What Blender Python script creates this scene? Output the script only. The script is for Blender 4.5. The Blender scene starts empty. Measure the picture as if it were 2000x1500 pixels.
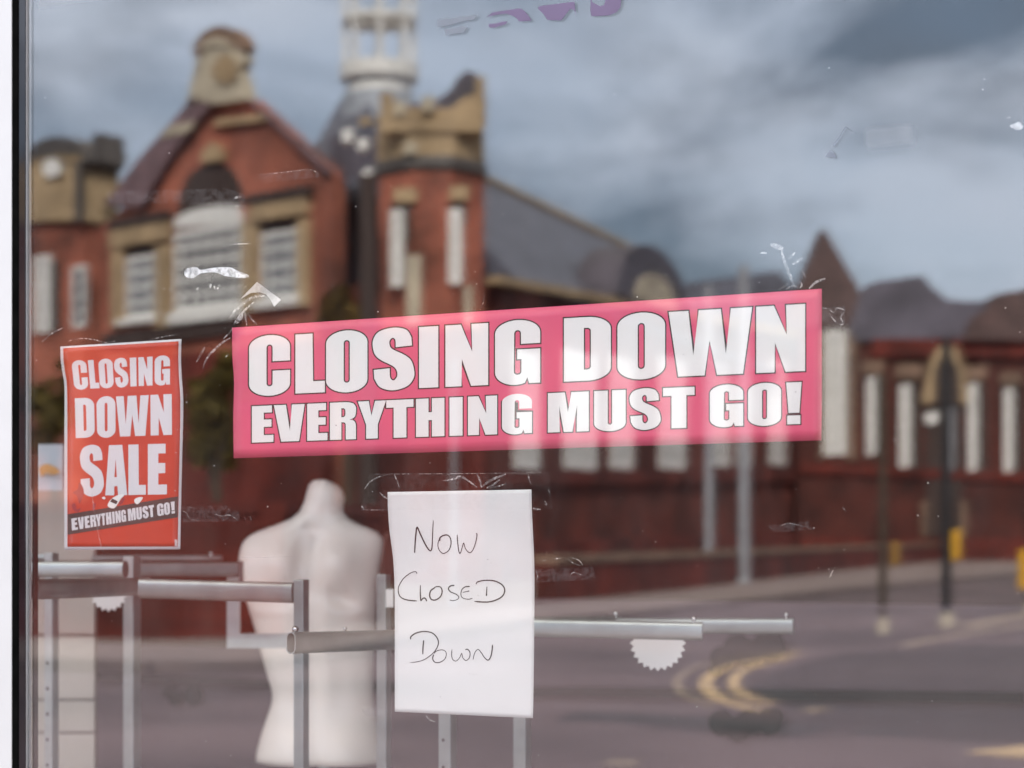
import bpy, bmesh, math, random
from mathutils import Vector
from mathutils.geometry import tessellate_polygon

random.seed(7)
SC = bpy.context.scene
COL = SC.collection

# ------------------------------------------------------------------ camera, world, sun, exposure
F = 3893.0                      # focal length in photo pixels (photo is 2000 wide)
HY = 1045.0                     # height of the horizon in the photo
EYE = 1.6
TH = math.radians(27.0)         # the window pane lies 27 degrees off the picture plane
SN, CS = math.sin(TH), math.cos(TH)
CX, CY = 2.61 * SN, -2.61 * CS  # the eye; the pane is the plane y = 0, shop inside at y > 0

cam_d = bpy.data.cameras.new("camera")
cam_o = bpy.data.objects.new("camera", cam_d)
COL.objects.link(cam_o)
cam_o.location = (CX, CY, EYE)
cam_o.rotation_euler = (math.radians(90), 0, TH)
cam_d.sensor_width = 36.0
cam_d.lens = 36.0 * F / 2000.0
cam_d.shift_y = (HY - 750.0) / 2000.0
cam_d.clip_start = 0.05
cam_d.clip_end = 3000.0
cam_d.dof.use_dof = True
cam_d.dof.focus_distance = 2.66
cam_d.dof.aperture_fstop = 4.5
SC.camera = cam_o

SUN_EL, SUN_AZ = math.radians(42), math.radians(26)     # azimuth from +y towards +x
world = bpy.data.worlds.new("World")
SC.world = world
world.use_nodes = True
wn, wl = world.node_tree.nodes, world.node_tree.links
wn.clear()
w_out = wn.new("ShaderNodeOutputWorld")
w_bg = wn.new("ShaderNodeBackground")
w_bg.inputs["Strength"].default_value = 0.1
w_sky = wn.new("ShaderNodeTexSky")
w_sky.sky_type = 'NISHITA'
w_sky.sun_disc = False
w_sky.sun_elevation = SUN_EL
w_sky.sun_rotation = SUN_AZ
w_tc = wn.new("ShaderNodeTexCoord")
w_map = wn.new("ShaderNodeMapping")
w_map.inputs["Scale"].default_value = (4.0, 4.0, 10.0)
w_map.inputs["Location"].default_value = (6.42, 1.495, 8.83)
w_map.inputs["Rotation"].default_value = (0.0, 0.2, 0.0)
w_n1 = wn.new("ShaderNodeTexNoise")
w_n1.inputs["Scale"].default_value = 1.0
w_n1.inputs["Detail"].default_value = 7.0
w_n1.inputs["Roughness"].default_value = 0.60
w_n1.inputs["Distortion"].default_value = 0.35
w_ramp = wn.new("ShaderNodeValToRGB")            # cloud body: dark bellies to pale tops
w_ramp.color_ramp.elements[0].position = 0.38
w_ramp.color_ramp.elements[0].color = (1.75, 2.15, 2.75, 1)
w_ramp.color_ramp.elements[1].position = 0.61
w_ramp.color_ramp.elements[1].color = (6.7, 7.4, 8.7, 1)
w_n2 = wn.new("ShaderNodeTexNoise")
w_n2.inputs["Scale"].default_value = 0.7
w_n2.inputs["Detail"].default_value = 3.0
w_r2 = wn.new("ShaderNodeMapRange")              # where the blue shows through
w_r2.inputs["From Min"].default_value = 0.50
w_r2.inputs["From Max"].default_value = 0.62
w_r2.inputs["To Min"].default_value = 1.0
w_r2.inputs["To Max"].default_value = 0.72
w_mix = wn.new("ShaderNodeMixRGB")
wl.new(w_tc.outputs["Generated"], w_map.inputs["Vector"])
wl.new(w_map.outputs["Vector"], w_n1.inputs["Vector"])
wl.new(w_map.outputs["Vector"], w_n2.inputs["Vector"])
wl.new(w_n1.outputs["Fac"], w_ramp.inputs["Fac"])
wl.new(w_n2.outputs["Fac"], w_r2.inputs["Value"])
wl.new(w_r2.outputs["Result"], w_mix.inputs["Fac"])
wl.new(w_sky.outputs["Color"], w_mix.inputs["Color1"])
wl.new(w_ramp.outputs["Color"], w_mix.inputs["Color2"])
w_sep = wn.new("ShaderNodeSeparateXYZ")         # an overcast sky is brightest and most neutral overhead
wl.new(w_tc.outputs["Generated"], w_sep.inputs[0])
w_el = wn.new("ShaderNodeMapRange")
w_el.interpolation_type = 'SMOOTHSTEP'
w_el.inputs["From Min"].default_value = 0.30
w_el.inputs["From Max"].default_value = 0.75
wl.new(w_sep.outputs["Z"], w_el.inputs["Value"])
w_top = wn.new("ShaderNodeMixRGB")
w_top.inputs["Color2"].default_value = (8.8, 8.2, 7.4, 1)
wl.new(w_el.outputs["Result"], w_top.inputs["Fac"])
wl.new(w_mix.outputs["Color"], w_top.inputs["Color1"])
wl.new(w_top.outputs["Color"], w_bg.inputs["Color"])
wl.new(w_bg.outputs["Background"], w_out.inputs["Surface"])

sun_d = bpy.data.lights.new("sun", 'SUN')
sun_d.energy = 2.6
sun_d.angle = math.radians(2.0)
sun_d.color = (1.0, 0.94, 0.85)
sun_o = bpy.data.objects.new("sun", sun_d)
COL.objects.link(sun_o)
sdir = Vector((math.sin(SUN_AZ) * math.cos(SUN_EL), math.cos(SUN_AZ) * math.cos(SUN_EL), math.sin(SUN_EL)))
sun_o.rotation_euler = sdir.to_track_quat('Z', 'Y').to_euler()
sun_o.location = (10, 20, 30)

SC.view_settings.view_transform = 'Standard'
SC.view_settings.look = 'None'
SC.view_settings.gamma = 1.0
SC.view_settings.exposure = 2.2
SC.cycles.max_bounces = 10
SC.cycles.transparent_max_bounces = 40
SC.cycles.sample_clamp_indirect = 8.0

# ------------------------------------------------------------------ geometry helpers
def pix(px, py, Z):
    """a point of the real space beyond the pane, seen at photo pixel (px, py), Z metres deep"""
    X = (px - 1000.0) / F * Z
    return Vector((CX + CS * X - SN * Z, CY + SN * X + CS * Z, EYE + (HY - py) / F * Z))

def on_y(px, py, y=0.0):
    """where the line of sight meets the plane y"""
    k = (px - 1000.0) / F
    t = (y - CY) / (CS + SN * k)
    return pix(px, py, t)

def mir(v):
    """mirror image in the pane: what is seen reflected stands on the street side"""
    return Vector((v.x, -v.y, v.z))

def street(px, py, z=0.0):
    """the point of the street (height z) that the pane mirrors at pixel (px, py)"""
    v = mir(pix(px, py, (EYE - z) * F / (py - HY)))
    v.z = z
    return v

class MB:
    def __init__(self):
        self.v, self.f, self.m = [], [], []
    def poly(self, pts, mi=0):
        n = len(self.v)
        self.v += [Vector(p) for p in pts]
        self.f.append(list(range(n, n + len(pts)))); self.m.append(mi)
    def mesh(self, vs, fs, mi=0):
        n = len(self.v)
        self.v += [Vector(p) for p in vs]
        for f in fs:
            self.f.append([i + n for i in f]); self.m.append(mi)
    def prism(self, a, b, mi=0):
        """solid between two matching rings of points"""
        n = len(a)
        self.mesh(list(a) + list(b), [list(range(n)), list(range(2 * n - 1, n - 1, -1))] +
                  [[i, (i + 1) % n, n + (i + 1) % n, n + i] for i in range(n)], mi)
    def box(self, x0, x1, y0, y1, z0, z1, mi=0):
        a = [(x0, y0, z0), (x1, y0, z0), (x1, y1, z0), (x0, y1, z0)]
        self.prism(a, [(p[0], p[1], z1) for p in a], mi)
    def tube(self, path, radii, seg=12, mi=0, caps=True):
        rings = []
        for i, p in enumerate(path):
            p = Vector(p)
            d = (Vector(path[min(i + 1, len(path) - 1)]) - Vector(path[max(i - 1, 0)])).normalized()
            up = Vector((0, 0, 1)) if abs(d.z) < 0.95 else Vector((1, 0, 0))
            s = d.cross(up).normalized(); t = s.cross(d).normalized()
            r = radii[i] if isinstance(radii, (list, tuple)) else radii
            rs, rt = r if isinstance(r, tuple) else (r, r)
            rings.append([p + s * rs * math.cos(2 * math.pi * k / seg) + t * rt * math.sin(2 * math.pi * k / seg) for k in range(seg)])
        self.loft(rings, mi, caps)
    def loft(self, rings, mi=0, caps=True):
        n = len(rings[0])
        vs = [p for r in rings for p in r]
        fs = []
        for i in range(len(rings) - 1):
            for k in range(n):
                fs.append([i * n + k, i * n + (k + 1) % n, (i + 1) * n + (k + 1) % n, (i + 1) * n + k])
        if caps:
            fs.append(list(range(n))); fs.append([(len(rings) - 1) * n + k for k in range(n - 1, -1, -1)])
        self.mesh(vs, fs, mi)
    def build(self, name, mats, parent=None, smooth=False, recalc=True, loc=None):
        me = bpy.data.meshes.new(name)
        base = Vector((0, 0, 0))
        if parent is not None:
            base = parent.location.copy()
            if parent.parent is not None:
                base += parent.parent.location
        elif loc is not None:
            base = Vector(loc)
        me.from_pydata([tuple(v - base) for v in self.v], [], self.f)
        for m in (mats if isinstance(mats, (list, tuple)) else [mats]):
            me.materials.append(m)
        for i, p in enumerate(me.polygons):
            p.material_index = self.m[i]
            p.use_smooth = smooth
        if recalc:
            bm = bmesh.new(); bm.from_mesh(me)
            bmesh.ops.recalc_face_normals(bm, faces=bm.faces)
            bm.to_mesh(me); bm.free()
        me.update()
        o = bpy.data.objects.new(name, me)
        COL.objects.link(o)
        if parent is not None:
            o.parent = parent
        elif loc is not None:
            o.location = loc
        return o

def tag(o, label=None, cat=None, group=None, kind=None):
    if label: o["label"] = label
    if cat: o["category"] = cat
    if group: o["group"] = group
    if kind: o["kind"] = kind
    return o

def thing(name, loc, label, cat, group=None):
    o = bpy.data.objects.new(name, None)
    o.empty_display_size = 0.1
    COL.objects.link(o)
    o.location = loc
    return tag(o, label, cat, group)

def bevel(o, w, seg=2):
    md = o.modifiers.new("bevel", 'BEVEL'); md.width = w; md.segments = seg; md.limit_method = 'ANGLE'
    return o

# ------------------------------------------------------------------ materials
def mat(name, col, rough=0.6, metal=0.0, var=0.12, scale=6.0, bump=0.0, bscale=40.0, spec=0.5, col2=None, coat=0.0):
    m = bpy.data.materials.new(name); m.use_nodes = True
    nt = m.node_tree; b = nt.nodes["Principled BSDF"]
    b.inputs["Roughness"].default_value = rough
    b.inputs["Metallic"].default_value = metal
    b.inputs["Specular IOR Level"].default_value = spec
    b.inputs["Coat Weight"].default_value = coat
    tc = nt.nodes.new("ShaderNodeTexCoord")
    n = nt.nodes.new("ShaderNodeTexNoise")
    n.inputs["Scale"].default_value = scale; n.inputs["Detail"].default_value = 6.0
    nt.links.new(tc.outputs["Object"], n.inputs["Vector"])
    r = nt.nodes.new("ShaderNodeValToRGB")
    c2 = col2 if col2 else tuple(min(1.0, c * (1 + var)) for c in col)
    c1 = col if col2 else tuple(c * (1 - var) for c in col)
    r.color_ramp.elements[0].position = 0.32; r.color_ramp.elements[0].color = (*c1, 1)
    r.color_ramp.elements[1].position = 0.68; r.color_ramp.elements[1].color = (*c2, 1)
    nt.links.new(n.outputs["Fac"], r.inputs["Fac"])
    nt.links.new(r.outputs["Color"], b.inputs["Base Color"])
    if bump:
        n2 = nt.nodes.new("ShaderNodeTexNoise"); n2.inputs["Scale"].default_value = bscale
        n2.inputs["Detail"].default_value = 4.0
        nt.links.new(tc.outputs["Object"], n2.inputs["Vector"])
        bp = nt.nodes.new("ShaderNodeBump"); bp.inputs["Strength"].default_value = bump; bp.inputs["Distance"].default_value = 0.01
        nt.links.new(n2.outputs["Fac"], bp.inputs["Height"])
        nt.links.new(bp.outputs["Normal"], b.inputs["Normal"])
    return m

def brick_mat(name, c1, c2, mortar):
    m = bpy.data.materials.new(name); m.use_nodes = True
    nt = m.node_tree; b = nt.nodes["Principled BSDF"]
    b.inputs["Roughness"].default_value = 0.85
    tc = nt.nodes.new("ShaderNodeTexCoord")
    sx = nt.nodes.new("ShaderNodeSeparateXYZ")
    nt.links.new(tc.outputs["Object"], sx.inputs[0])
    ad = nt.nodes.new("ShaderNodeMath"); ad.operation = 'ADD'
    nt.links.new(sx.outputs["X"], ad.inputs[0]); nt.links.new(sx.outputs["Y"], ad.inputs[1])
    cx = nt.nodes.new("ShaderNodeCombineXYZ")
    nt.links.new(ad.outputs[0], cx.inputs["X"]); nt.links.new(sx.outputs["Z"], cx.inputs["Y"])
    bt = nt.nodes.new("ShaderNodeTexBrick")
    bt.inputs["Color1"].default_value = (*c1, 1); bt.inputs["Color2"].default_value = (*c2, 1)
    bt.inputs["Mortar"].default_value = (*mortar, 1)
    bt.inputs["Scale"].default_value = 4.4; bt.inputs["Mortar Size"].default_value = 0.012
    nt.links.new(cx.outputs[0], bt.inputs["Vector"])
    n = nt.nodes.new("ShaderNodeTexNoise"); n.inputs["Scale"].default_value = 0.45; n.inputs["Detail"].default_value = 5
    nt.links.new(tc.outputs["Object"], n.inputs["Vector"])
    mr = nt.nodes.new("ShaderNodeMapRange"); mr.inputs["From Min"].default_value = 0.3; mr.inputs["From Max"].default_value = 0.7
    mr.inputs["To Min"].default_value = 0.35; mr.inputs["To Max"].default_value = 1.45
    nt.links.new(n.outputs["Fac"], mr.inputs["Value"])
    mx = nt.nodes.new("ShaderNodeMixRGB"); mx.blend_type = 'MULTIPLY'; mx.inputs["Fac"].default_value = 1.0
    nt.links.new(bt.outputs["Color"], mx.inputs["Color1"]); nt.links.new(mr.outputs["Result"], mx.inputs["Color2"])
    nt.links.new(mx.outputs["Color"], b.inputs["Base Color"])
    return m

def glass_mat(name, base, tint, dirt=0.0):
    """clear window glass: what lies behind passes, a share of the light is mirrored, more at a glancing angle"""
    m = bpy.data.materials.new(name); m.use_nodes = True
    nt = m.node_tree; nt.nodes.clear()
    out = nt.nodes.new("ShaderNodeOutputMaterial")
    tr = nt.nodes.new("ShaderNodeBsdfTransparent"); tr.inputs["Color"].default_value = (*tint, 1)
    gl = nt.nodes.new("ShaderNodeBsdfGlossy"); gl.inputs["Roughness"].default_value = 0.0
    gl.inputs["Color"].default_value = (1, 1, 1, 1)
    lw = nt.nodes.new("ShaderNodeLayerWeight"); lw.inputs["Blend"].default_value = 0.5
    pw = nt.nodes.new("ShaderNodeMath"); pw.operation = 'POWER'; pw.inputs[1].default_value = 5.0
    ml = nt.nodes.new("ShaderNodeMath"); ml.operation = 'MULTIPLY_ADD'
    ml.inputs[1].default_value = 0.8; ml.inputs[2].default_value = base
    mx = nt.nodes.new("ShaderNodeMixShader")
    nt.links.new(lw.outputs["Facing"], pw.inputs[0]); nt.links.new(pw.outputs[0], ml.inputs[0])
    nt.links.new(ml.outputs[0], mx.inputs["Fac"])
    nt.links.new(tr.outputs[0], mx.inputs[1]); nt.links.new(gl.outputs[0], mx.inputs[2])
    last = mx
    if dirt:
        tc = nt.nodes.new("ShaderNodeTexCoord")
        mp = nt.nodes.new("ShaderNodeMapping"); mp.inputs["Scale"].default_value = (3.0, 3.0, 1.1); mp.inputs["Rotation"].default_value = (0, 0.5, 0)
        n = nt.nodes.new("ShaderNodeTexNoise"); n.inputs["Scale"].default_value = 2.4; n.inputs["Detail"].default_value = 9.0
        n.inputs["Roughness"].default_value = 0.66; n.inputs["Distortion"].default_value = 0.8
        mr = nt.nodes.new("ShaderNodeMapRange"); mr.inputs["From Min"].default_value = 0.45; mr.inputs["From Max"].default_value = 0.78
        mr.inputs["To Min"].default_value = 0.0; mr.inputs["To Max"].default_value = dirt
        df = nt.nodes.new("ShaderNodeBsdfDiffuse"); df.inputs["Color"].default_value = (0.75, 0.74, 0.72, 1)
        m2 = nt.nodes.new("ShaderNodeMixShader")
        nt.links.new(tc.outputs["Object"], mp.inputs["Vector"]); nt.links.new(mp.outputs["Vector"], n.inputs["Vector"])
        nt.links.new(n.outputs["Fac"], mr.inputs["Value"]); nt.links.new(mr.outputs["Result"], m2.inputs["Fac"])
        nt.links.new(mx.outputs[0], m2.inputs[1]); nt.links.new(df.outputs[0], m2.inputs[2])
        last = m2
    nt.links.new(last.outputs[0], out.inputs["Surface"])
    return m

def film_mat(name, col, lo, hi, scale, rough=0.25):
    """thin adhesive film or smear: partly clear, the cover uneven"""
    m = bpy.data.materials.new(name); m.use_nodes = True
    nt = m.node_tree; nt.nodes.clear()
    out = nt.nodes.new("ShaderNodeOutputMaterial")
    tr = nt.nodes.new("ShaderNodeBsdfTransparent")
    pb = nt.nodes.new("ShaderNodeBsdfPrincipled")
    pb.inputs["Base Color"].default_value = (*col, 1); pb.inputs["Roughness"].default_value = rough
    tc = nt.nodes.new("ShaderNodeTexCoord")
    n = nt.nodes.new("ShaderNodeTexNoise"); n.inputs["Scale"].default_value = scale; n.inputs["Detail"].default_value = 6
    n.inputs["Distortion"].default_value = 1.2
    mr = nt.nodes.new("ShaderNodeMapRange"); mr.inputs["From Min"].default_value = 0.38; mr.inputs["From Max"].default_value = 0.66
    mr.inputs["To Min"].default_value = lo; mr.inputs["To Max"].default_value = hi
    mx = nt.nodes.new("ShaderNodeMixShader")
    nt.links.new(tc.outputs["Object"], n.inputs["Vector"]); nt.links.new(n.outputs["Fac"], mr.inputs["Value"])
    nt.links.new(mr.outputs["Result"], mx.inputs["Fac"])
    nt.links.new(tr.outputs[0], mx.inputs[1]); nt.links.new(pb.outputs[0], mx.inputs[2])
    nt.links.new(mx.outputs[0], out.inputs["Surface"])
    return m

M = dict(
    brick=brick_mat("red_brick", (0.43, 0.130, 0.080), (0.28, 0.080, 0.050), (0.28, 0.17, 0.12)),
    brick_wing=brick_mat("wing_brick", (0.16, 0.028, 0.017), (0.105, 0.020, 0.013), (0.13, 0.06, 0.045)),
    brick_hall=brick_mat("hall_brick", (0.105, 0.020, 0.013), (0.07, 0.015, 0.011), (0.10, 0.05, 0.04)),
    brick_dark=brick_mat("dark_brick", (0.16, 0.020, 0.012), (0.11, 0.015, 0.010), (0.13, 0.04, 0.028)),
    stone=mat("sandstone", (0.40, 0.29, 0.17), 0.85, var=0.25, scale=0.9),
    stone_dim=mat("weathered_stone", (0.21, 0.135, 0.095), 0.85, var=0.3, scale=0.8),
    curtain=mat("pale_curtain", (0.60, 0.59, 0.57), 0.6, var=0.2, scale=0.7),
    stone_pale=mat("pale_stone", (0.48, 0.42, 0.32), 0.85, var=0.25, scale=0.8),
    slate=mat("roof_slate", (0.105, 0.11, 0.145), 0.55, var=0.3, scale=0.8),
    slate_dark=mat("dark_slate", (0.075, 0.065, 0.085), 0.6, var=0.3, scale=0.8),
    tile=mat("coping_tile", (0.17, 0.105, 0.115), 0.6, var=0.25, scale=1.2),
    brown_tile=mat("brown_tile", (0.105, 0.062, 0.058), 0.7, var=0.35, scale=0.8),
    purple_slate=mat("purple_slate", (0.115, 0.105, 0.135), 0.6, var=0.35, scale=0.5),
    pale_lead=mat("pale_lead", (0.34, 0.37, 0.42), 0.6, var=0.3, scale=1.5),
    lead=mat("lead_dome", (0.075, 0.065, 0.06), 0.6, var=0.3, scale=1.0),
    white=mat("white_paint", (0.80, 0.79, 0.76), 0.45, var=0.06, scale=3.0),
    dkglass=mat("window_glass", (0.10, 0.11, 0.12), 0.08, var=0.5, scale=0.6, spec=0.8),
    blind=mat("window_blind", (0.075, 0.08, 0.09), 0.6, var=0.3, scale=0.5),
    darkrec=mat("recess_shade_timber", (0.05, 0.03, 0.025), 0.7),  # dark timber, also the colour put in for shaded recesses
    asphalt=mat("asphalt", (0.112, 0.079, 0.086), 0.85, var=0.5, scale=0.3, bump=0.3, bscale=60),
    paving=mat("paving", (0.215, 0.165, 0.158), 0.85, var=0.2, scale=0.7),
    kerb=mat("kerb_stone", (0.15, 0.115, 0.105), 0.85, var=0.2, scale=1.5),
    yellow=mat("road_yellow", (0.54, 0.385, 0.22), 0.8, var=0.3, scale=2.5),
    roadwhite=mat("road_white", (0.32, 0.25, 0.19), 0.8, var=0.3, scale=2.5),
    tar=mat("darker_asphalt", (0.052, 0.037, 0.039), 0.85, var=0.35, scale=0.5),
    patch=mat("tar_patch", (0.04, 0.034, 0.036), 0.8, var=0.3, scale=1.5),
    soil=mat("forecourt", (0.12, 0.075, 0.06), 0.9, var=0.3, scale=0.6),
    metal_grey=mat("galvanised", (0.32, 0.33, 0.36), 0.5, var=0.15, scale=3.0),
    black=mat("black_paint", (0.018, 0.017, 0.018), 0.5, var=0.2, scale=4.0),
    ydull=mat("faded_yellow_box", (0.32, 0.17, 0.03), 0.6, var=0.15, scale=8.0),
    ybox=mat("yellow_box", (0.72, 0.38, 0.02), 0.5, var=0.1, scale=8.0),
    leaf=mat("leaf", (0.17, 0.135, 0.04), 0.6, scale=1.5, col2=(0.28, 0.215, 0.06)),
    leaf2=mat("leaf_ochre", (0.20, 0.13, 0.03), 0.6, scale=1.5, col2=(0.28, 0.18, 0.045)),
    bark=mat("bark", (0.07, 0.05, 0.035), 0.9, var=0.3, scale=8.0),
    upvc=mat("white_upvc", (0.53, 0.54, 0.55), 0.3, var=0.03, scale=9.0),
    gasket=mat("black_rubber", (0.004, 0.004, 0.004), 0.8, var=0.3, scale=30.0, spec=0.0),
    bead=mat("dark_bead", (0.010, 0.009, 0.012), 0.04, var=0.2, scale=20.0, spec=0.35),
    spacer=mat("spacer_bar", (0.20, 0.197, 0.20), 0.4, var=0.1, scale=30.0),
    render_w=mat("white_render", (0.74, 0.74, 0.72), 0.8, var=0.06, scale=3.0, bump=0.2),
    fascia=mat("fascia_grey", (0.12, 0.12, 0.14), 0.5, var=0.1, scale=2.0),
    charcoal=mat("charcoal_wall", (0.006, 0.004, 0.004), 0.9, var=0.3, scale=1.2, spec=0.0),
    dado=mat("mauve_dado", (0.17, 0.135, 0.148), 0.85, var=0.15, scale=1.5, spec=0.0),
    darkrail=mat("dark_rail", (0.030, 0.034, 0.036), 0.9, var=0.2, scale=3.0, spec=0.0),
    inner_white=mat("white_ceiling", (0.80, 0.80, 0.78), 0.8, var=0.04, scale=2.0),
    vinyl_floor=mat("vinyl_floor", (0.20, 0.19, 0.18), 0.5, var=0.12, scale=3.0),
    carpet=mat("dark_carpet", (0.05, 0.04, 0.045), 0.95, var=0.3, scale=30.0),
    ceil=mat("dim_ceiling", (0.03, 0.028, 0.03), 0.9, var=0.2, scale=2.0),
    slat=mat("slat_board", (0.46, 0.42, 0.37), 0.6, var=0.06, scale=2.0),
    groove=mat("slat_groove", (0.27, 0.25, 0.22), 0.7, var=0.1, scale=4.0),
    dim_white=mat("dim_white", (0.22, 0.22, 0.215), 0.7, var=0.2, scale=9.0),
    card=mat("pale_card", (0.62, 0.68, 0.74), 0.6, var=0.05, scale=6.0),
    orange=mat("orange_print", (0.60, 0.30, 0.09), 0.6, var=0.2, scale=25.0),
    manne=mat("mannequin_ivory", (0.88, 0.82, 0.745), 0.32, var=0.03, scale=5.0, coat=0.15),
    socket=mat("socket_brown", (0.16, 0.085, 0.07), 0.6, var=0.2, scale=9.0),
    steel=mat("satin_steel", (0.42, 0.465, 0.465), 0.36, metal=0.75, var=0.12, scale=18.0, bump=0.03, bscale=120),
    steel_dk=mat("tube_inside", (0.10, 0.09, 0.09), 0.6, metal=0.3, var=0.3, scale=30.0),
    chrome=mat("polished_ball", (0.62, 0.62, 0.62), 0.12, metal=1.0, var=0.05, scale=30.0),
    disc=mat("white_card", (0.80, 0.80, 0.80), 0.6, var=0.02, scale=10.0),
    pink=mat("pink_print", (0.66, 0.088, 0.175), 0.35, var=0.03, scale=5.0),
    lwhite=mat("white_print", (0.735, 0.745, 0.725), 0.5, var=0.015, scale=5.0),
    outline=mat("black_outline", (0.010, 0.008, 0.008), 0.5, var=0.1, scale=30.0),
    red=mat("red_print", (0.46, 0.031, 0.007), 0.3, var=0.05, scale=8.0),
    lgrey=mat("poster_white", (0.60, 0.61, 0.635), 0.5, var=0.02, scale=8.0),
    strip=mat("black_strip", (0.030, 0.024, 0.022), 0.4, var=0.1, scale=12.0),
    maroon=mat("maroon_stain", (0.27, 0.02, 0.025), 0.5, var=0.15, scale=60.0),
    paper=mat("copy_paper", (0.66, 0.663, 0.66), 0.7, var=0.012, scale=9.0),
    ink=mat("black_ink", (0.012, 0.011, 0.014), 0.5, var=0.2, scale=60.0),
    scuff=mat("blue_scuff", (0.17, 0.20, 0.25), 0.7, var=0.2, scale=60.0),
    purple=mat("purple_vinyl", (0.115, 0.085, 0.165), 0.5, var=0.04, scale=30.0),
    mauve_pale=mat("faded_vinyl", (0.15, 0.175, 0.215), 0.5, var=0.05, scale=60.0),
    plaster=film_mat("white_smear", (0.86, 0.88, 0.92), 0.35, 1.0, 90.0, 0.6),
    tape=film_mat("clear_tape", (0.80, 0.78, 0.76), 0.0, 0.03, 60.0),
    tape_fold=film_mat("folded_tape", (0.84, 0.84, 0.84), 0.30, 0.62, 45.0),
    residue=film_mat("tape_residue", (0.60, 0.60, 0.62), 0.0, 0.09, 110.0),
    wrinkle=film_mat("tape_wrinkle", (0.80, 0.78, 0.76), 0.08, 0.48, 80.0),
    fleck=film_mat("dust", (0.80, 0.80, 0.80), 0.3, 0.8, 90.0),
    glass_in=glass_mat("shop_glass_inner", 0.065, (0.96, 0.965, 0.965)),
    glass=glass_mat("shop_glass", 0.105, (0.955, 0.96, 0.965), dirt=0.016),
)

# ------------------------------------------------------------------ the street (stands in front of the pane, seen mirrored in it)
mb = MB(); mb.poly([(-400, -500, -0.004), (400, -500, -0.004), (400, 60, -0.004), (-400, 60, -0.004)])
tag(mb.build("road", M["asphalt"]), kind="structure")

mb = MB(); mb.box(-60, 60, -3.2, -0.12, 0.0, 0.12)
tag(bevel(mb.build("pavement_shop_side", M["paving"]), 0.02), kind="structure")

back = [(-300, 1255), (0, 1262), (300, 1266), (520, 1262), (780, 1222), (1043, 1190), (1300, 1163), (1650, 1119), (2000, 1085), (2300, 1070)]
front = [(-300, 1298), (0, 1306), (300, 1313), (520, 1312), (780, 1265), (1043, 1224), (1300, 1201), (1650, 1158), (2000, 1124), (2300, 1100)]
mb = MB()
for i in range(len(back) - 1):
    q = [street(*front[i]), street(*front[i + 1]), street(*back[i + 1]), street(*back[i])]
    mb.prism([(p.x, p.y, 0.0) for p in q], [(p.x, p.y, 0.12) for p in q])
tag(mb.build("pavement_far_side", M["paving"]), kind="structure")
mb = MB()
for i in range(len(front) - 1):
    a, b = street(*front[i]), street(*front[i + 1])
    n = (b - a).cross(Vector((0, 0, 1))).normalized()
    if n.y < 0: n = -n
    q = [a + n * 0.004, b + n * 0.004, b + n * 0.16, a + n * 0.16]
    mb.prism([(p.x, p.y, 0.0) for p in q], [(p.x, p.y, 0.135) for p in q])
tag(mb.build("kerb_far_side", M["kerb"]), kind="structure")
mb = MB()
for i in range(len(back) - 1):
    q = [street(*back[i]), street(*back[i + 1])]
    e = [mir(pix(back[i + 1][0], 1050, 190)), mir(pix(back[i][0], 1050, 190))]
    mb.poly([(p.x, p.y, 0.06) for p in q + e])
tag(mb.build("forecourt_ground", M["soil"]), kind="structure")

def road_ribbon(pts, w, m, name, z=0.0):
    P = [street(*p) for p in smooth(pts, 6)]
    mb = MB(); L, R = [], []
    for i, p in enumerate(P):
        d = (P[min(i + 1, len(P) - 1)] - P[max(i - 1, 0)]); d.z = 0; d.normalize()
        n = Vector((-d.y, d.x, 0))
        L.append(p + n * w / 2 + Vector((0, 0, z))); R.append(p - n * w / 2 + Vector((0, 0, z)))
    for i in range(len(P) - 1):
        mb.poly([L[i], L[i + 1], R[i + 1], R[i]])
    return mb.build(name, m)

def smooth(pts, n=6, closed=False):
    out = []
    m = len(pts)
    rng = range(m if closed else m - 1)
    g = (lambda i: pts[i % m]) if closed else (lambda i: pts[max(0, min(m - 1, i))])
    for i in rng:
        p0, p1, p2, p3 = g(i - 1), g(i), g(i + 1), g(i + 2)
        for k in range(n):
            t = k / n
            out.append(tuple(0.5 * ((2 * b) + (c - a) * t + (2 * a - 5 * b + 4 * c - d) * t * t + (3 * b - a - 3 * c + d) * t ** 3)
                             for a, b, c, d in zip(p0, p1, p2, p3)))
    if not closed:
        out.append(tuple(pts[-1]))
    return out

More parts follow.
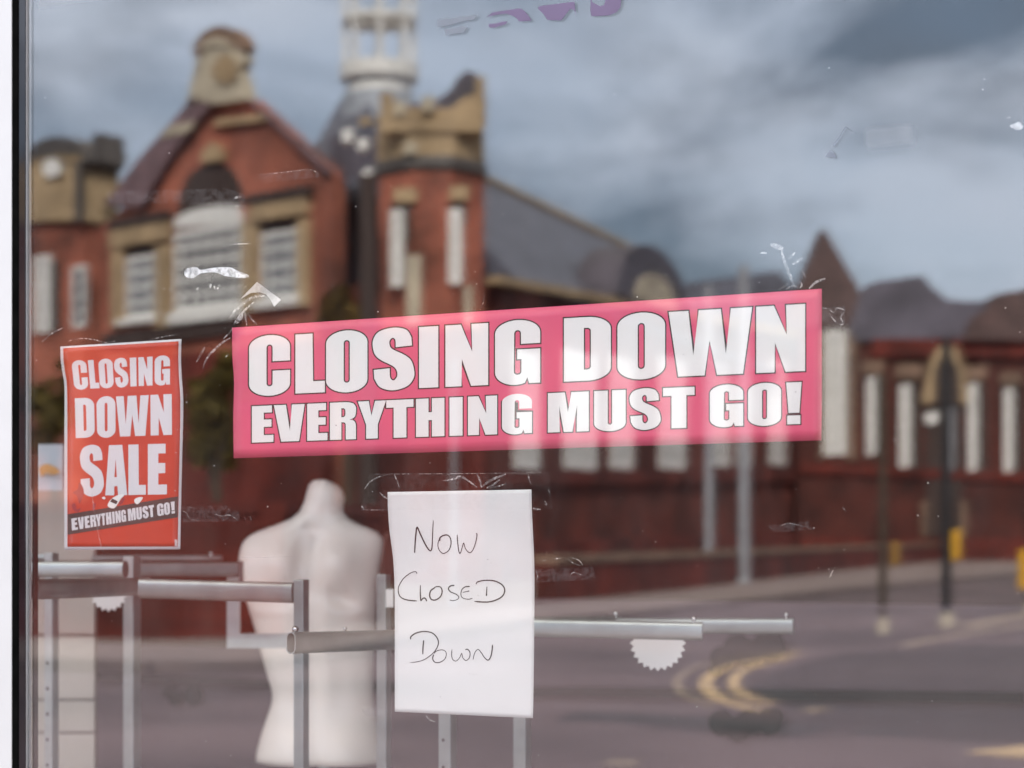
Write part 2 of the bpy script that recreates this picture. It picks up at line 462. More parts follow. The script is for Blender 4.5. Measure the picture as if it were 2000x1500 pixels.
for k, (pts, w, m) in enumerate([
    ([(1560, 1277), (1490, 1289), (1425, 1303), (1385, 1320), (1376, 1341), (1400, 1364), (1455, 1382), (1490, 1388)], 0.15, "yellow"),
    ([(1540, 1287), (1500, 1295), (1470, 1303), (1438, 1318), (1430, 1336), (1446, 1356), (1490, 1372), (1510, 1376)], 0.12, "yellow"),
    ([(1560, 1268), (1450, 1284), (1360, 1304), (1326, 1322), (1320, 1340), (1342, 1362), (1390, 1382)], 0.07, "roadwhite"),
    ([(1572, 1389), (1592, 1387), (1612, 1388)], 0.14, "yellow"),
    ([(1940, 1476), (2010, 1468), (2120, 1460)], 0.55, "yellow"),
    ([(1880, 1226), (1960, 1210), (2100, 1190)], 0.45, "roadwhite"),
    ([(1760, 1262), (1880, 1240), (2060, 1215)], 0.22, "roadwhite"),
    ([(1180, 1489), (1240, 1492)], 0.25, "roadwhite"),
    ([(1850, 1268), (1930, 1262), (2040, 1266)], 0.5, "patch"),
    ([(1660, 1430), (1720, 1432), (1770, 1430)], 0.4, "patch"),
    ([(1460, 1345), (1520, 1352), (1560, 1372), (1620, 1385)], 0.5, "patch"),
    ([(1100, 1400), (1250, 1404), (1420, 1418), (1600, 1428)], 0.9, "patch"),
]):
    nm = {"yellow": "yellow_road_line", "roadwhite": "worn_road_line", "patch": "tar_patch"}[m]
    tag(road_ribbon(pts, w, M[m], nm, 0.0 + 0.001 * (k % 3)), kind="structure")

P = [street(*p) for p in smooth([(1470, 1345), (1500, 1318), (1600, 1285), (1760, 1272), (1950, 1262), (2200, 1262), (2300, 1360), (2100, 1440), (1850, 1448), (1640, 1420), (1540, 1385)], 5, True)]
mb = MB(); mb.poly([(p.x, p.y, -0.002) for p in P])
tag(mb.build("resurfaced_road", M["tar"]), kind="structure")

# ------------------------------------------------------------------ the brick buildings across the street
class Face:
    """an upright wall plane of the street side, laid out in the mirrored view"""
    def __init__(self, px0, Z0, vpx=None):
        self.O = ((px0 - 1000.0) / F * Z0, Z0)
        if vpx is None:
            d = (1.0, 0.0)
        else:
            k = (vpx - 1000.0) / F
            l = math.hypot(k, 1.0); d = (k / l, 1.0 / l)
        self.d = d
        n = (d[1], -d[0])
        if n[0] * -self.O[0] + n[1] * -self.O[1] < 0: n = (-n[0], -n[1])
        self.n = n
    def uz(self, px, py):
        k = (px - 1000.0) / F
        u = (k * self.O[1] - self.O[0]) / (self.d[0] - k * self.d[1])
        Z = self.O[1] + u * self.d[1]
        return u, EYE + (HY - py) * Z / F
    def w(self, u, z, d=0.0):
        X = self.O[0] + u * self.d[0] + d * self.n[0]; Z = self.O[1] + u * self.d[1] + d * self.n[1]
        return mir(Vector((CX + CS * X - SN * Z, CY + SN * X + CS * Z, z)))
    def prism(self, mb, px_pts, d0, d1, mi=0):
        uz = [self.uz(*p) for p in px_pts]
        mb.prism([self.w(u, z, d0) for u, z in uz], [self.w(u, z, d1) for u, z in uz], mi)
    def rect(self, x0, x1, yt, yb):
        xm, ym = (x0 + x1) / 2, (yt + yb) / 2
        u0, u1 = sorted((self.uz(x0, ym)[0], self.uz(x1, ym)[0]))
        return u0, u1, self.uz(xm, yb)[1], self.uz(xm, yt)[1]
    def box(self, mb, u0, u1, z0, z1, d0, d1, mi=0):
        a = [(u0, z0), (u1, z0), (u1, z1), (u0, z1)]
        mb.prism([self.w(u, z, d0) for u, z in a], [self.w(u, z, d1) for u, z in a], mi)
    def pbox(self, mb, x0, x1, yt, yb, d0, d1, mi=0):
        self.box(mb, *self.rect(x0, x1, yt, yb), d0, d1, mi)

def facade_window(fc, parent, x0, x1, yt, yb, nx, ny, proud=0.06, bar=0.07, frame=0.16, blind=False, bright=False):
    u0, u1, z0, z1 = fc.rect(x0, x1, yt, yb)
    mb = MB()
    fc.box(mb, u0, u0 + frame, z0, z1, 0.0, proud); fc.box(mb, u1 - frame, u1, z0, z1, 0.0, proud)
    fc.box(mb, u0 + frame, u1 - frame, z0, z0 + frame, 0.0, proud - 0.004); fc.box(mb, u0 + frame, u1 - frame, z1 - frame, z1, 0.0, proud - 0.004)
    for i in range(1, nx):
        u = u0 + (u1 - u0) * i / nx
        fc.box(mb, u - bar / 2, u + bar / 2, z0 + frame, z1 - frame, 0.0, proud - 0.008)
    for j in range(1, ny):
        z = z0 + (z1 - z0) * j / ny
        fc.box(mb, u0 + frame, u1 - frame, z - bar / 2, z + bar / 2, 0.0, proud - 0.012)
    w = mb.build("window", M["white"], parent)
    mb = MB(); fc.box(mb, u0 + 0.02, u1 - 0.02, z0 + 0.02, z1 - 0.02, 0.004, 0.022)
    mb.build("pane", M["curtain" if bright else "blind" if blind else "dkglass"], w)
    return w

def facade_part(fc, parent, name, m, boxes=(), prisms=(), d0=0.0, d1=0.12):
    for b in boxes:
        mb = MB(); fc.pbox(mb, *b[:4], *(b[4:] if len(b) > 4 else (d0, d1))); mb.build(name, M[m], parent)
    for p in prisms:
        mb = MB(); fc.prism(mb, p, d0, d1); mb.build(name, M[m], parent)

FG = Face(700, 65, -3270)         # the gabled front
FT = Face(840, 62)                # the front of the turret
FL = Face(130, 86, -3270)         # the small tower beyond the gable
FW = Face(945, 66, 2400)          # the long wing
FR = Face(1700, 112)              # the far hall
BASE = FG.w(3, 0)
bld = thing("brick_building", (BASE.x, BASE.y, 0), "red brick public building with stone gable, turret and white cupola, mirrored in the glass", "building")

# gabled block
mb = MB(); FG.prism(mb, [(196, 1160), (645, 1150), (645, 345), (622, 318), (484, 192), (398, 196), (224, 425), (196, 440)], -0.6, 0)
mb.build("gable_wall", M["brick"], bld)
facade_part(FG, bld, "gable_coping", "tile", prisms=[[(385, 192), (425, 204), (352, 297), (310, 367), (286, 408), (216, 402), (288, 308), (369, 217)]], d0=0.0, d1=0.35)
facade_part(FG, bld, "gable_coping", "tile", prisms=[[(480, 188), (488, 190), (652, 336), (645, 345)]], d0=0.0, d1=0.2)
facade_part(FG, bld, "stone_band", "stone_pale", prisms=[[(346, 250), (396, 240), (384, 262), (330, 274)]], d0=0.3, d1=0.42)
facade_part(FG, bld, "stone_band", "stone", prisms=[[(430, 236), (515, 226), (522, 238), (424, 250)]], d0=0.0, d1=0.25)
facade_part(FG, bld, "stone_band", "stone", prisms=[[(402, 300), (420, 280), (440, 296), (440, 316), (400, 320)]], d0=0.0, d1=0.25)
facade_part(FG, bld, "finial", "stone_pale", prisms=[[(376, 210), (384, 172), (392, 140), (396, 112), (404, 86), (424, 66), (448, 61), (470, 74), (484, 100), (486, 124), (478, 140), (486, 168), (494, 198), (438, 206)]], d0=-0.15, d1=0.35)
facade_part(FG, bld, "finial_hollow", "stone_pale", prisms=[smooth([(408, 104), (416, 86), (436, 78), (458, 84), (468, 100), (452, 96), (436, 92), (420, 98)], 3, True)], d0=0.4, d1=0.45)
facade_part(FG, bld, "finial_cap", "stone_dim", prisms=[smooth([(392, 112), (398, 84), (420, 62), (446, 56), (474, 66), (490, 90), (486, 104), (470, 92), (446, 82), (420, 88), (408, 110)], 3, True)], d0=-0.15, d1=0.4)
facade_part(FG, bld, "finial_panel", "stone", prisms=[smooth([(430, 140), (450, 112), (472, 122), (478, 150), (462, 168), (440, 162)], 3, True)], d0=0.35, d1=0.45)
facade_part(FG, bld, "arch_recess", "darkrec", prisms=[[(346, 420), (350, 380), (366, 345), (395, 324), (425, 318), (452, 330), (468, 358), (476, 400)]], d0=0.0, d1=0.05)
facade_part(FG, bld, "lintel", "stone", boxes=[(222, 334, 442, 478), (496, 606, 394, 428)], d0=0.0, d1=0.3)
facade_part(FG, bld, "lintel_shade", "darkrec", boxes=[(222, 336, 425, 442), (492, 612, 375, 394)], d0=0.0, d1=0.36)  # shade over the lintels, put in as dark boxes
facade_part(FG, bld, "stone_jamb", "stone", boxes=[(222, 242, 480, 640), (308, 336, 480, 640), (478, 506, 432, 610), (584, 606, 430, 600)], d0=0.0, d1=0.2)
facade_part(FG, bld, "window_reveal", "darkrec", boxes=[(244, 306, 480, 505), (508, 582, 430, 452)], d0=0.0, d1=0.03)  # flat dark strips, the shade of the reveals put into the colour
facade_window(FG, bld, 340, 474, 445, 605, 6, 5, blind=True, frame=0.2, bar=0.13)
facade_part(FG, bld, "arched_head", "white", prisms=[[(340, 446), (346, 424), (380, 410), (430, 402), (466, 404), (474, 424), (474, 440)]], d0=0.0, d1=0.1)
facade_window(FG, bld, 246, 304, 500, 622, 3, 4, bar=0.10)
facade_window(FG, bld, 510, 580, 452, 585, 3, 4, bar=0.10)
facade_part(FG, bld, "window_sill", "white", boxes=[(236, 312, 622, 634), (336, 480, 606, 628), (502, 590, 584, 602)], d0=0.0, d1=0.3)
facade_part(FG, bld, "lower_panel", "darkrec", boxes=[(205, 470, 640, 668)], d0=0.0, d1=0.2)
facade_part(FG, bld, "plinth", "brick_dark", boxes=[(190, 650, 690, 1150)], d0=0.0, d1=0.5)

# small tower at the far end
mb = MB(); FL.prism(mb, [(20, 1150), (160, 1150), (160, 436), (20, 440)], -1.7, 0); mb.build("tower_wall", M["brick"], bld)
mb = MB(); FL.prism(mb, [(26, 436), (166, 432), (166, 330), (170, 300), (160, 306), (140, 300), (120, 304), (60, 316), (26, 320)], -1.7, 0.3); mb.build("tower_parapet", M["stone"], bld)
facade_part(FL, bld, "tower_dome", "lead", prisms=[smooth([(62, 322), (70, 290), (100, 272), (140, 272), (160, 286), (174, 304), (176, 322), (150, 330)], 3, True)], d0=-1.6, d1=0.3)
facade_part(FL, bld, "tower_finial", "lead", prisms=[[(206, 320), (210, 270), (216, 266), (222, 320)]], d0=-0.6, d1=0.8)
facade_part(FL, bld, "tower_corner", "lead", boxes=[(158, 172, 318, 436)], d0=0.3, d1=0.4)
facade_part(FL, bld, "tower_light", "white", prisms=[smooth([(100, 326), (116, 312), (132, 326), (130, 346), (106, 348)], 3, True)], d0=0.4, d1=0.5)
facade_window(FL, bld, 66, 98, 500, 650, 1, 5, bright=True)
facade_part(FL, bld, "window_reveal", "darkrec", boxes=[(98, 116, 510, 650)], d0=0.0, d1=0.03)
facade_window(FL, bld, 140, 166, 520, 640, 1, 4)

# slate roof and white cupola behind gable and turret
def roof_solid(name, m, pts_low, apex, parent=bld):
    mb = MB(); n = len(pts_low)
    mb.mesh([mir(pix(*p)) for p in pts_low] + [mir(pix(*a)) for a in apex],
            [[i, (i + 1) % n, n + ((i + 1) % n if len(apex) == n else 0), n + i][:4] if len(apex) == n else [i, (i + 1) % n, n] for i in range(n)])
    return mb.build(name, M[m], parent)
roof_solid("slate_roof", "slate", [(560, 380, 71), (770, 400, 66), (900, 400, 78), (690, 370, 86)], [(700, 130, 74)])
roof_solid("slate_roof", "slate_dark", [(640, 350, 67), (752, 350, 63.5), (765, 360, 70), (655, 350, 74)], [(640, 268, 68), (752, 262, 64.5), (765, 262, 70), (655, 268, 73)])
cup = MB()
cc = mir(pix(738, 100, 73)); s1 = 73 / F
zt, zb = EYE + (HY + 60) * s1, EYE + (HY - 130) * s1
for k in range(8):
    a = math.radians(45 * k + 12)
    x, y = cc.x + 1.25 * math.cos(a), cc.y + 1.25 * math.sin(a)
    cup.tube([(x, y, zb), (x, y, zt)], 0.10, 8)
for z0, z1, r in ((zb - 0.55, zb, 1.45), (zb - 1.1, zb - 0.55, 1.2), (zb + 1.55, zb + 1.75, 1.38), (zt - 0.3, zt + 0.3, 1.5)):
    cup.tube([(cc.x, cc.y, z0), (cc.x, cc.y, z1)], r, 16)
cup.build("cupola", M["white"], bld)
mb = MB(); mb.tube([(cc.x, cc.y, zt + 0.3), (cc.x, cc.y, zt + 1.2), (cc.x, cc.y, zt + 2.2)], [1.6, 1.1, 0.1], 16); mb.build("cupola_roof", M["lead"], bld)
mb = MB(); mb.tube([(cc.x, cc.y, zb - 2.2), (cc.x, cc.y, zb - 1.1)], [1.5, 1.3], 12); mb.build("cupola_base", M["pale_lead"], bld)
facade_part(FT, bld, "pale_vent", "white", boxes=[(664, 684, 248, 272), (694, 714, 266, 288), (704, 722, 326, 366)], d0=-1.0, d1=-0.4)

# octagonal turret
tc_ = FT.w(0, 0); tw = (945 - 738) / F * 62 / 2.0
tcx = mir(pix(841, HY, 62 + tw))
def ring8(z, r): return [Vector((tcx.x + r * math.cos(math.radians(45 * k + 22.5 - 27)), tcx.y + r * math.sin(math.radians(45 * k + 22.5 - 27)), z)) for k in range(8)]
zT = lambda py: EYE + (HY - py) * 62 / F
rr = tw / math.cos(math.radians(22.5))
mb = MB(); mb.loft([ring8(0, rr), ring8(zT(330), rr)]); mb.build("turret_wall", M["brick"], bld)
mb = MB(); mb.loft([ring8(0, rr * 1.03), ring8(zT(655), rr * 1.03), ring8(zT(645), rr * 1.003)]); mb.build("turret_lower_wall", M["brick_dark"], bld)  # darker brick around the lower turret wall
mb = MB(); mb.loft([ring8(zT(334), rr * 1.02), ring8(zT(330), rr * 1.07), ring8(zT(318), rr * 1.07), ring8(zT(300), rr * 1.01)]); mb.build("turret_string_course", M["lead"], bld)
mb = MB(); mb.loft([ring8(zT(318), rr * 1.03), ring8(zT(212), rr * 1.0)]); mb.build("turret_parapet", M["stone"], bld)
facade_part(FT, bld, "turret_battlement", "stone", prisms=[[(741, 222), (741, 188), (752, 182), (764, 186), (770, 200), (786, 204), (800, 214), (820, 238), (850, 244), (872, 226), (890, 204), (905, 192), (930, 186), (944, 182), (944, 222), (941, 260), (742, 260)]], d0=-0.5, d1=0.14)
mb = MB(); mb.loft([ring8(zT(214), rr * 0.9), ring8(zT(196), rr * 0.7), ring8(zT(186), rr * 0.1)]); mb.build("turret_roof", M["slate_dark"], bld)
facade_part(FT, bld, "turret_horn", "slate_dark", prisms=[[(790, 230), (806, 204), (850, 190), (878, 168), (890, 146), (906, 132), (922, 134), (936, 150), (946, 186), (946, 230)]], d0=-1.3, d1=-0.52)
facade_part(FT, bld, "stone_edge", "stone", boxes=[(926, 944, 150, 186)], d0=-0.5, d1=0.0)
facade_part(FT, bld, "turret_shield", "stone_pale", boxes=[(768, 790, 202, 228), (822, 846, 192, 220), (788, 812, 282, 304)], d0=0.0, d1=0.25)
facade_part(FT, bld, "window_head", "stone", boxes=[(768, 812, 370, 398), (876, 912, 366, 394)], d0=-0.05, d1=0.2)
facade_part(FT, bld, "window_reveal", "darkrec", boxes=[(762, 800, 398, 470), (874, 906, 396, 415)], d0=-0.1, d1=0.05)
facade_window(FT, bld, 760, 786, 412, 562, 1, 4, proud=0.14, frame=0.18, bright=True)
facade_window(FT, bld, 874, 900, 410, 556, 1, 4, proud=0.14, frame=0.18, bright=True)
facade_part(FT, bld, "stone_quoin", "stone_pale", boxes=[(792, 820, 500, 640), (904, 920, 560, 640)], d0=-0.1, d1=0.1)
mb = MB(); mb.tube([mir(pix(716, 1100, 61)), mir(pix(716, 345, 61))], 0.28, 10); mb.build("corner_recess_shade", M["darkrec"], bld)  # dark tube standing for the shaded recess between gable and turret

# the long wing
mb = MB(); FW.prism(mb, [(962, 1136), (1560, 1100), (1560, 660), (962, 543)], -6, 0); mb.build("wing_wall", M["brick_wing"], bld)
mb = MB()
ze, zr = 10.2, 16.1
lo = [FW.w(2.5, ze, 0.4), FW.w(45, ze, 0.4)]; hi = [FW.w(2.5, zr, -5.5), FW.w(35.5, zr, -5.5)]; far = [FW.w(2.5, ze, -9.5), FW.w(45, ze, -9.5)]
mb.mesh(lo + hi + far, [[0, 1, 3, 2], [2, 3, 5, 4], [0, 2, 4], [1, 5, 3], [0, 4, 5, 1]]); mb.build("wing_roof", M["slate"], bld)
mb = MB(); mb.tube([FW.w(2.5, zr + 0.05, -5.5), FW.w(35.5, zr + 0.05, -5.5)], 0.2, 8); mb.build("ridge_tiles", M["stone"], bld)
facade_part(FW, bld, "gutter", "stone", prisms=[[(946, 540), (1560, 652), (1560, 664), (946, 556)]], d0=0.0, d1=0.5)
mb = MB(); q = FW.uz(1252, 560)
arch = [(q[0] + 5.6 * math.cos(math.radians(a)), q[1] - 1.0 + 2.6 * math.sin(math.radians(a))) for a in range(0, 181, 12)]
mb.prism([FW.w(u, z, -1.2) for u, z in arch], [FW.w(u, z, 0.6) for u, z in arch]); mb.build("dormer", M["slate_dark"], bld)
mb = MB(); arch = [(q[0] + 3.2 * math.cos(math.radians(a)), q[1] - 0.9 + 1.35 * math.sin(math.radians(a))) for a in range(0, 181, 12)]
mb.prism([FW.w(u, z, 0.58) for u, z in arch], [FW.w(u, z, 0.68) for u, z in arch]); mb.build("dormer_face", M["stone_pale"], bld)
for x0, x1, yt, yb in ((1000, 1048, 690, 918), (1098, 1160, 690, 918), (1188, 1232, 700, 918), (1284, 1334, 700, 918), (1385, 1420, 705, 912), (1436, 1462, 705, 912), (1500, 1530, 705, 910)):
    facade_window(FW, bld, x0, x1, yt, yb, 2, 5, frame=0.36, bar=0.2, bright=True)
facade_part(FW, bld, "sill_band", "brick_dark", prisms=[[(950, 922), (1560, 916), (1560, 940), (950, 950)]], d0=0.0, d1=0.2)
facade_part(FW, bld, "plinth", "brick_dark", prisms=[[(948, 1060), (1560, 1040), (1560, 1102), (948, 1140)]], d0=0.0, d1=0.5)
facade_part(FW, bld, "stone_panel", "stone_pale", boxes=[(870, 890, 880, 905)], d0=0.0, d1=0.2)

# the far hall
hb = FR.w(6, 0)
hall = thing("brick_hall", (hb.x, hb.y, 0), "long red brick hall with pointed gable and stone doorway, mirrored beside the pink banner", "building")
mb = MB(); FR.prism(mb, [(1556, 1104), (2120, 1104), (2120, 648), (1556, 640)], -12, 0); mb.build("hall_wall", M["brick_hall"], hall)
mb = MB(); FR.prism(mb, [(1530, 640), (1606, 446), (1672, 560), (1690, 640)], -3, 0.15); mb.build("hall_gable", M["brown_tile"], hall)
mb = MB(); FR.prism(mb, [(1288, 640), (1312, 540), (1390, 523), (1470, 514), (1545, 503), (1600, 560), (1600, 640)], -16, -6); mb.build("hall_roof", M["slate"], hall)
mb = MB(); FR.prism(mb, [(1655, 640), (1680, 566), (1702, 553), (1798, 541), (1814, 562), (1846, 588), (1900, 592), (1980, 584), (2060, 580), (2060, 668), (1660, 668)], -11, 0.3); mb.build("hall_roof", M["purple_slate"], hall)
mb = MB(); FR.prism(mb, [(1872, 668), (1890, 624), (1920, 606), (1936, 580), (1985, 572), (2030, 552), (2120, 560), (2120, 668)], -9, 0.8); mb.build("hall_roof", M["brown_tile"], hall)
facade_part(FR, hall, "eaves_band", "brick_dark", boxes=[(1700, 2110, 664, 700)], d0=0.0, d1=0.35)
facade_window(FR, hall, 1606, 1650, 645, 890, 3, 7, frame=0.3, bar=0.14, bright=True)
facade_part(FR, hall, "stone_jamb", "stone_dim", boxes=[(1652, 1668, 650, 900), (1596, 1605, 650, 900)], d0=0.0, d1=0.25)
for x0, x1, yt, yb in ((1690, 1718, 738, 890), (1754, 1788, 752, 922), (1888, 1916, 750, 925), (1958, 1986, 758, 930), (2040, 2070, 765, 935)):
    xm = x0 + (x1 - x0) * 0.62
    facade_window(FR, hall, x0, xm, yt, yb, 1, 4, frame=0.2, bar=0.16, bright=True)
    facade_part(FR, hall, "window_reveal", "darkrec", boxes=[(xm, x1 + 8, yt, yb)], d0=0.0, d1=0.03)
facade_part(FR, hall, "window_head", "stone_dim", boxes=[(1680, 1722, 706, 732), (1744, 1796, 712, 742), (1880, 1922, 716, 744), (1950, 1992, 728, 754)], d0=0.0, d1=0.25)
facade_part(FR, hall, "stone_portal", "stone", prisms=[[(1796, 790), (1806, 720), (1820, 688), (1844, 668), (1864, 684), (1878, 720), (1886, 790)]], d0=0.0, d1=0.4)
facade_part(FR, hall, "portal_opening", "darkrec", prisms=[[(1818, 790), (1822, 725), (1832, 702), (1844, 694), (1856, 702), (1866, 725), (1870, 790)]], d0=0.4, d1=0.44)  # flat dark sheet standing for the unlit doorway
facade_part(FR, hall, "entrance_door", "darkrec", boxes=[(1806, 1876, 792, 1050)], d0=0.0, d1=0.1)
facade_part(FR, hall, "door_panel", "metal_grey", boxes=[(1838, 1860, 798, 925)], d0=0.1, d1=0.2)
facade_part(FR, hall, "round_plaque", "white", prisms=[[(1815 + 13 * math.cos(a / 8 * math.pi), 818 + 13 * math.sin(a / 8 * math.pi)) for a in range(16)]], d0=0.1, d1=0.3)
facade_part(FR, hall, "sill_band", "brick_dark", prisms=[[(1560, 905), (2110, 930), (2110, 948), (1560, 925)]], d0=0.0, d1=0.2)
facade_part(FR, hall, "stone_pier", "stone_dim", boxes=[(1795, 1806, 980, 1050), (1872, 1884, 980, 1050)], d0=0.0, d1=0.3)
facade_part(FR, hall, "plinth", "brick_dark", boxes=[(1560, 2110, 1052, 1104)], d0=0.0, d1=0.4)

# boundary walls along the back of the far pavement
def garden_wall(pts, h, label, m="brick_dark", coping="stone_dim", t=0.3):
    P = [street(*p) for p in pts]
    c = P[len(P) // 2]
    o = thing("boundary_wall", (c.x, c.y, 0), label, "wall")
    mb, cp = MB(), MB()
    for i in range(len(P) - 1):
        a, b = P[i], P[i + 1]
        n = (b - a).cross(Vector((0, 0, 1))).normalized()
        if n.y > 0: n = -n
        q = [a, b, b + n * t, a + n * t]
        mb.prism([(p.x, p.y, 0.02) for p in q], [(p.x, p.y, h) for p in q])
        q = [a - n * 0.05, b - n * 0.05, b + n * (t + 0.05), a + n * (t + 0.05)]
        cp.prism([(p.x, p.y, h) for p in q], [(p.x, p.y, h + 0.18) for p in q])
    mb.build("wall_body", M[m], o); cp.build("coping", M[coping], o)
    return o
garden_wall([(1043, 1186), (1300, 1160), (1650, 1117), (2000, 1083), (2300, 1069)], 0.95, "dark brick boundary wall with pale coping along the receding pavement", t=0.5)
garden_wall([(-300, 1252), (0, 1258), (300, 1262), (500, 1258), (700, 1228)], 1.9, "tall dark red brick boundary wall at the pavement, mirrored behind the left clothes rails", m="brick_dark", coping="brick_dark", t=0.4)

# street furniture across the road
def post(name, px, foot, top, w, m, label, cat, group=None, box=None, head=None, dull=False):
    b = street(px, foot)
    Z = EYE * F / (foot - HY); h = EYE + (HY - top) * Z / F; r = w / F * Z / 2
    o = thing(name, (b.x, b.y, 0), label, cat, group)
    mb = MB(); mb.tube([(b.x, b.y, 0), (b.x, b.y, h)], [r, r * 0.85], 12); mb.build("pole", M[m], o)
    mb = MB(); mb.tube([(b.x, b.y, 0), (b.x, b.y, 0.25)], [r * 1.7, r * 1.3], 12); mb.build("collar", M["stone_pale" if box else m], o)
    if box:
        x0, x1, yt, yb = box
        c = mir(pix((x0 + x1) / 2, (yt + yb) / 2, Z)); hw = (x1 - x0) / F * Z / 2; hh = (yb - yt) / F * Z / 2
        mb = MB(); mb.box(c.x - hw, c.x + hw, c.y - hw, c.y + hw, c.z - hh, c.z + hh)
        bevel(mb.build("button_box", M["ydull" if dull else "ybox"], o), 0.03)
    if head:
        mb = MB(); mb.box(b.x - 0.17, b.x + 0.17, b.y - 0.2, b.y + 0.12, h - 0.95, h + 0.05); hd = bevel(mb.build("signal_head", M["black"], o), 0.03)
    return o
post("lamp_post", 1382, 1152, 560, 17, "metal_grey", "slimmer dull grey lamp post, mirrored below the pink banner", "lamp post")
post("lamp_post", 1450, 1148, 520, 22, "metal_grey", "thicker pale grey lamp post mirrored below the right half of the pink banner", "lamp post")
post("signal_post", 1722, 1238, 730, 17, "bark", "brown crossing post with a small dull yellow box, mirrored right of the banner", "post", box=(1738, 1754, 1060, 1108), dull=True)
post("signal_post", 1846, 1226, 660, 21, "black", "black crossing post with a bright yellow button box, mirrored far right", "post", box=(1855, 1873, 1036, 1096))
post("signal_post", 2012, 1200, 900, 20, "black", "crossing post cut off by the frame edge, its orange box just in view", "post", box=(1988, 2008, 1074, 1152))
post("sign_post", 884, 1190, 700, 9, "metal_grey", "thin grey sign post mirrored behind the banner", "post")

# trees
def tree(px, foot_z, Z, rx, yc, ry, label, n=900, m="leaf"):
    c = mir(pix(px, yc, Z)); s = Z / F
    o = thing("small_tree", (c.x, c.y, 0), label, "tree")
    mb = MB(); mb.tube([(c.x, c.y, 0), (c.x + 0.1, c.y, c.z * 0.5), (c.x, c.y, c.z)], [0.16, 0.12, 0.07], 8)
    for k in range(5):
        a = k * 1.257
        mb.tube([(c.x, c.y, c.z * 0.6), (c.x + math.cos(a) * rx * s * 0.6, c.y + math.sin(a) * rx * s * 0.6, c.z + 0.2 * k * ry * s / 3)], [0.07, 0.02], 6)
    mb.build("trunk", M["bark"], o)
    mb = MB()
    blobs = [(random.uniform(-1, 1), random.uniform(-1, 1), random.uniform(-1, 1), random.uniform(0.3, 0.55)) for _ in range(14)]
    for _ in range(n):
        bx, by, bz, br = random.choice(blobs)
        v = Vector((random.gauss(0, 1), random.gauss(0, 1), random.gauss(0, 1))).normalized() * br * random.random() ** 0.4
        p = Vector((c.x + (bx * 0.7 + v.x) * rx * s, c.y + (by * 0.7 + v.y) * rx * s, c.z + (bz * 0.7 + v.z) * ry * s))
        a = Vector((random.gauss(0, 1), random.gauss(0, 1), random.gauss(0, 1))).normalized() * 0.22
        b = a.orthogonal().normalized() * 0.13
        mb.poly([p - a, p + b, p + a, p - b])
    mb.build("crown", M[m], o, recalc=False)
    return o
tree(415, 0, 45, 62, 805, 118, "olive green tree mirrored between the red poster and the pink banner", m="leaf")
tree(100, 0, 52, 70, 800, 80, "thin dark tree mirrored behind the red poster", n=350)
tree(672, 0, 52, 40, 610, 60, "ochre leaved tree mirrored above the banner beside the turret", n=450, m="leaf2")

# ------------------------------------------------------------------ the shop
XL, XR, ZB, ZT = on_y(22, 700).x, 3.0, 0.16, 3.3
shop = thing("shop_building", (-3.75, 0, 0), "low shop building whose window mirrors the street, charcoal back wall inside", "building")
mb = MB(); mb.box(-9, -3.7, 0.02, 0.25, 0, 4.2); mb.build("front_wall", M["render_w"], shop)
mb = MB(); mb.box(XR + 0.09, 9, 0.02, 0.25, 0, 4.2); mb.build("front_wall", M["render_w"], shop)
mb = MB(); mb.box(-3.7, XR + 0.09, 0.02, 0.25, 0, ZB - 0.06); mb.build("stall_riser", M["render_w"], shop)
mb = MB(); mb.box(-9, 9, -0.06, 0.019, ZT + 0.08, 4.2); mb.build("fascia", M["fascia"], shop)
mb = MB(); mb.box(-3.7, XR + 0.09, 0.021, 0.25, ZT + 0.06, 4.2); mb.build("lintel_beam", M["inner_white"], shop)
mb = MB(); mb.box(-9, 9, 0.02, 9, 4.2, 7.5); mb.build("upper_storey", M["brick"], shop)
mb = MB(); mb.box(-3.95, -3.75, 0.25, 3.05, 0, 4.2); mb.build("side_wall", M["charcoal"], shop)
mb = MB(); mb.box(4.2, 4.4, 0.25, 3.05, 0, 4.2); mb.build("side_wall", M["charcoal"], shop)
mb = MB(); mb.box(-3.95, 4.4, 3.05, 3.25, 0, 4.2); mb.build("back_wall", M["charcoal"], shop)
mb = MB(); mb.box(-3.75, 4.2, 0.25, 3.05, 3.42, 3.5); tag(mb.build("ceiling", M["inner_white"]), kind="structure")
mb = MB(); mb.box(-3.75, 4.2, 0.25, 3.05, -0.05, 0.06); tag(mb.build("floor", M["vinyl_floor"]), kind="structure")
xs = on_y(860, 1300, 3.0).x
mb = MB(); mb.box(-3.74, xs, 3.0, 3.048, 0.06, 1.235); mb.build("dado_panel", M["dado"], shop)
mb = MB(); mb.box(xs, 4.19, 3.0, 3.048, 0.06, 1.41); mb.build("dado_panel", M["dado"], shop)

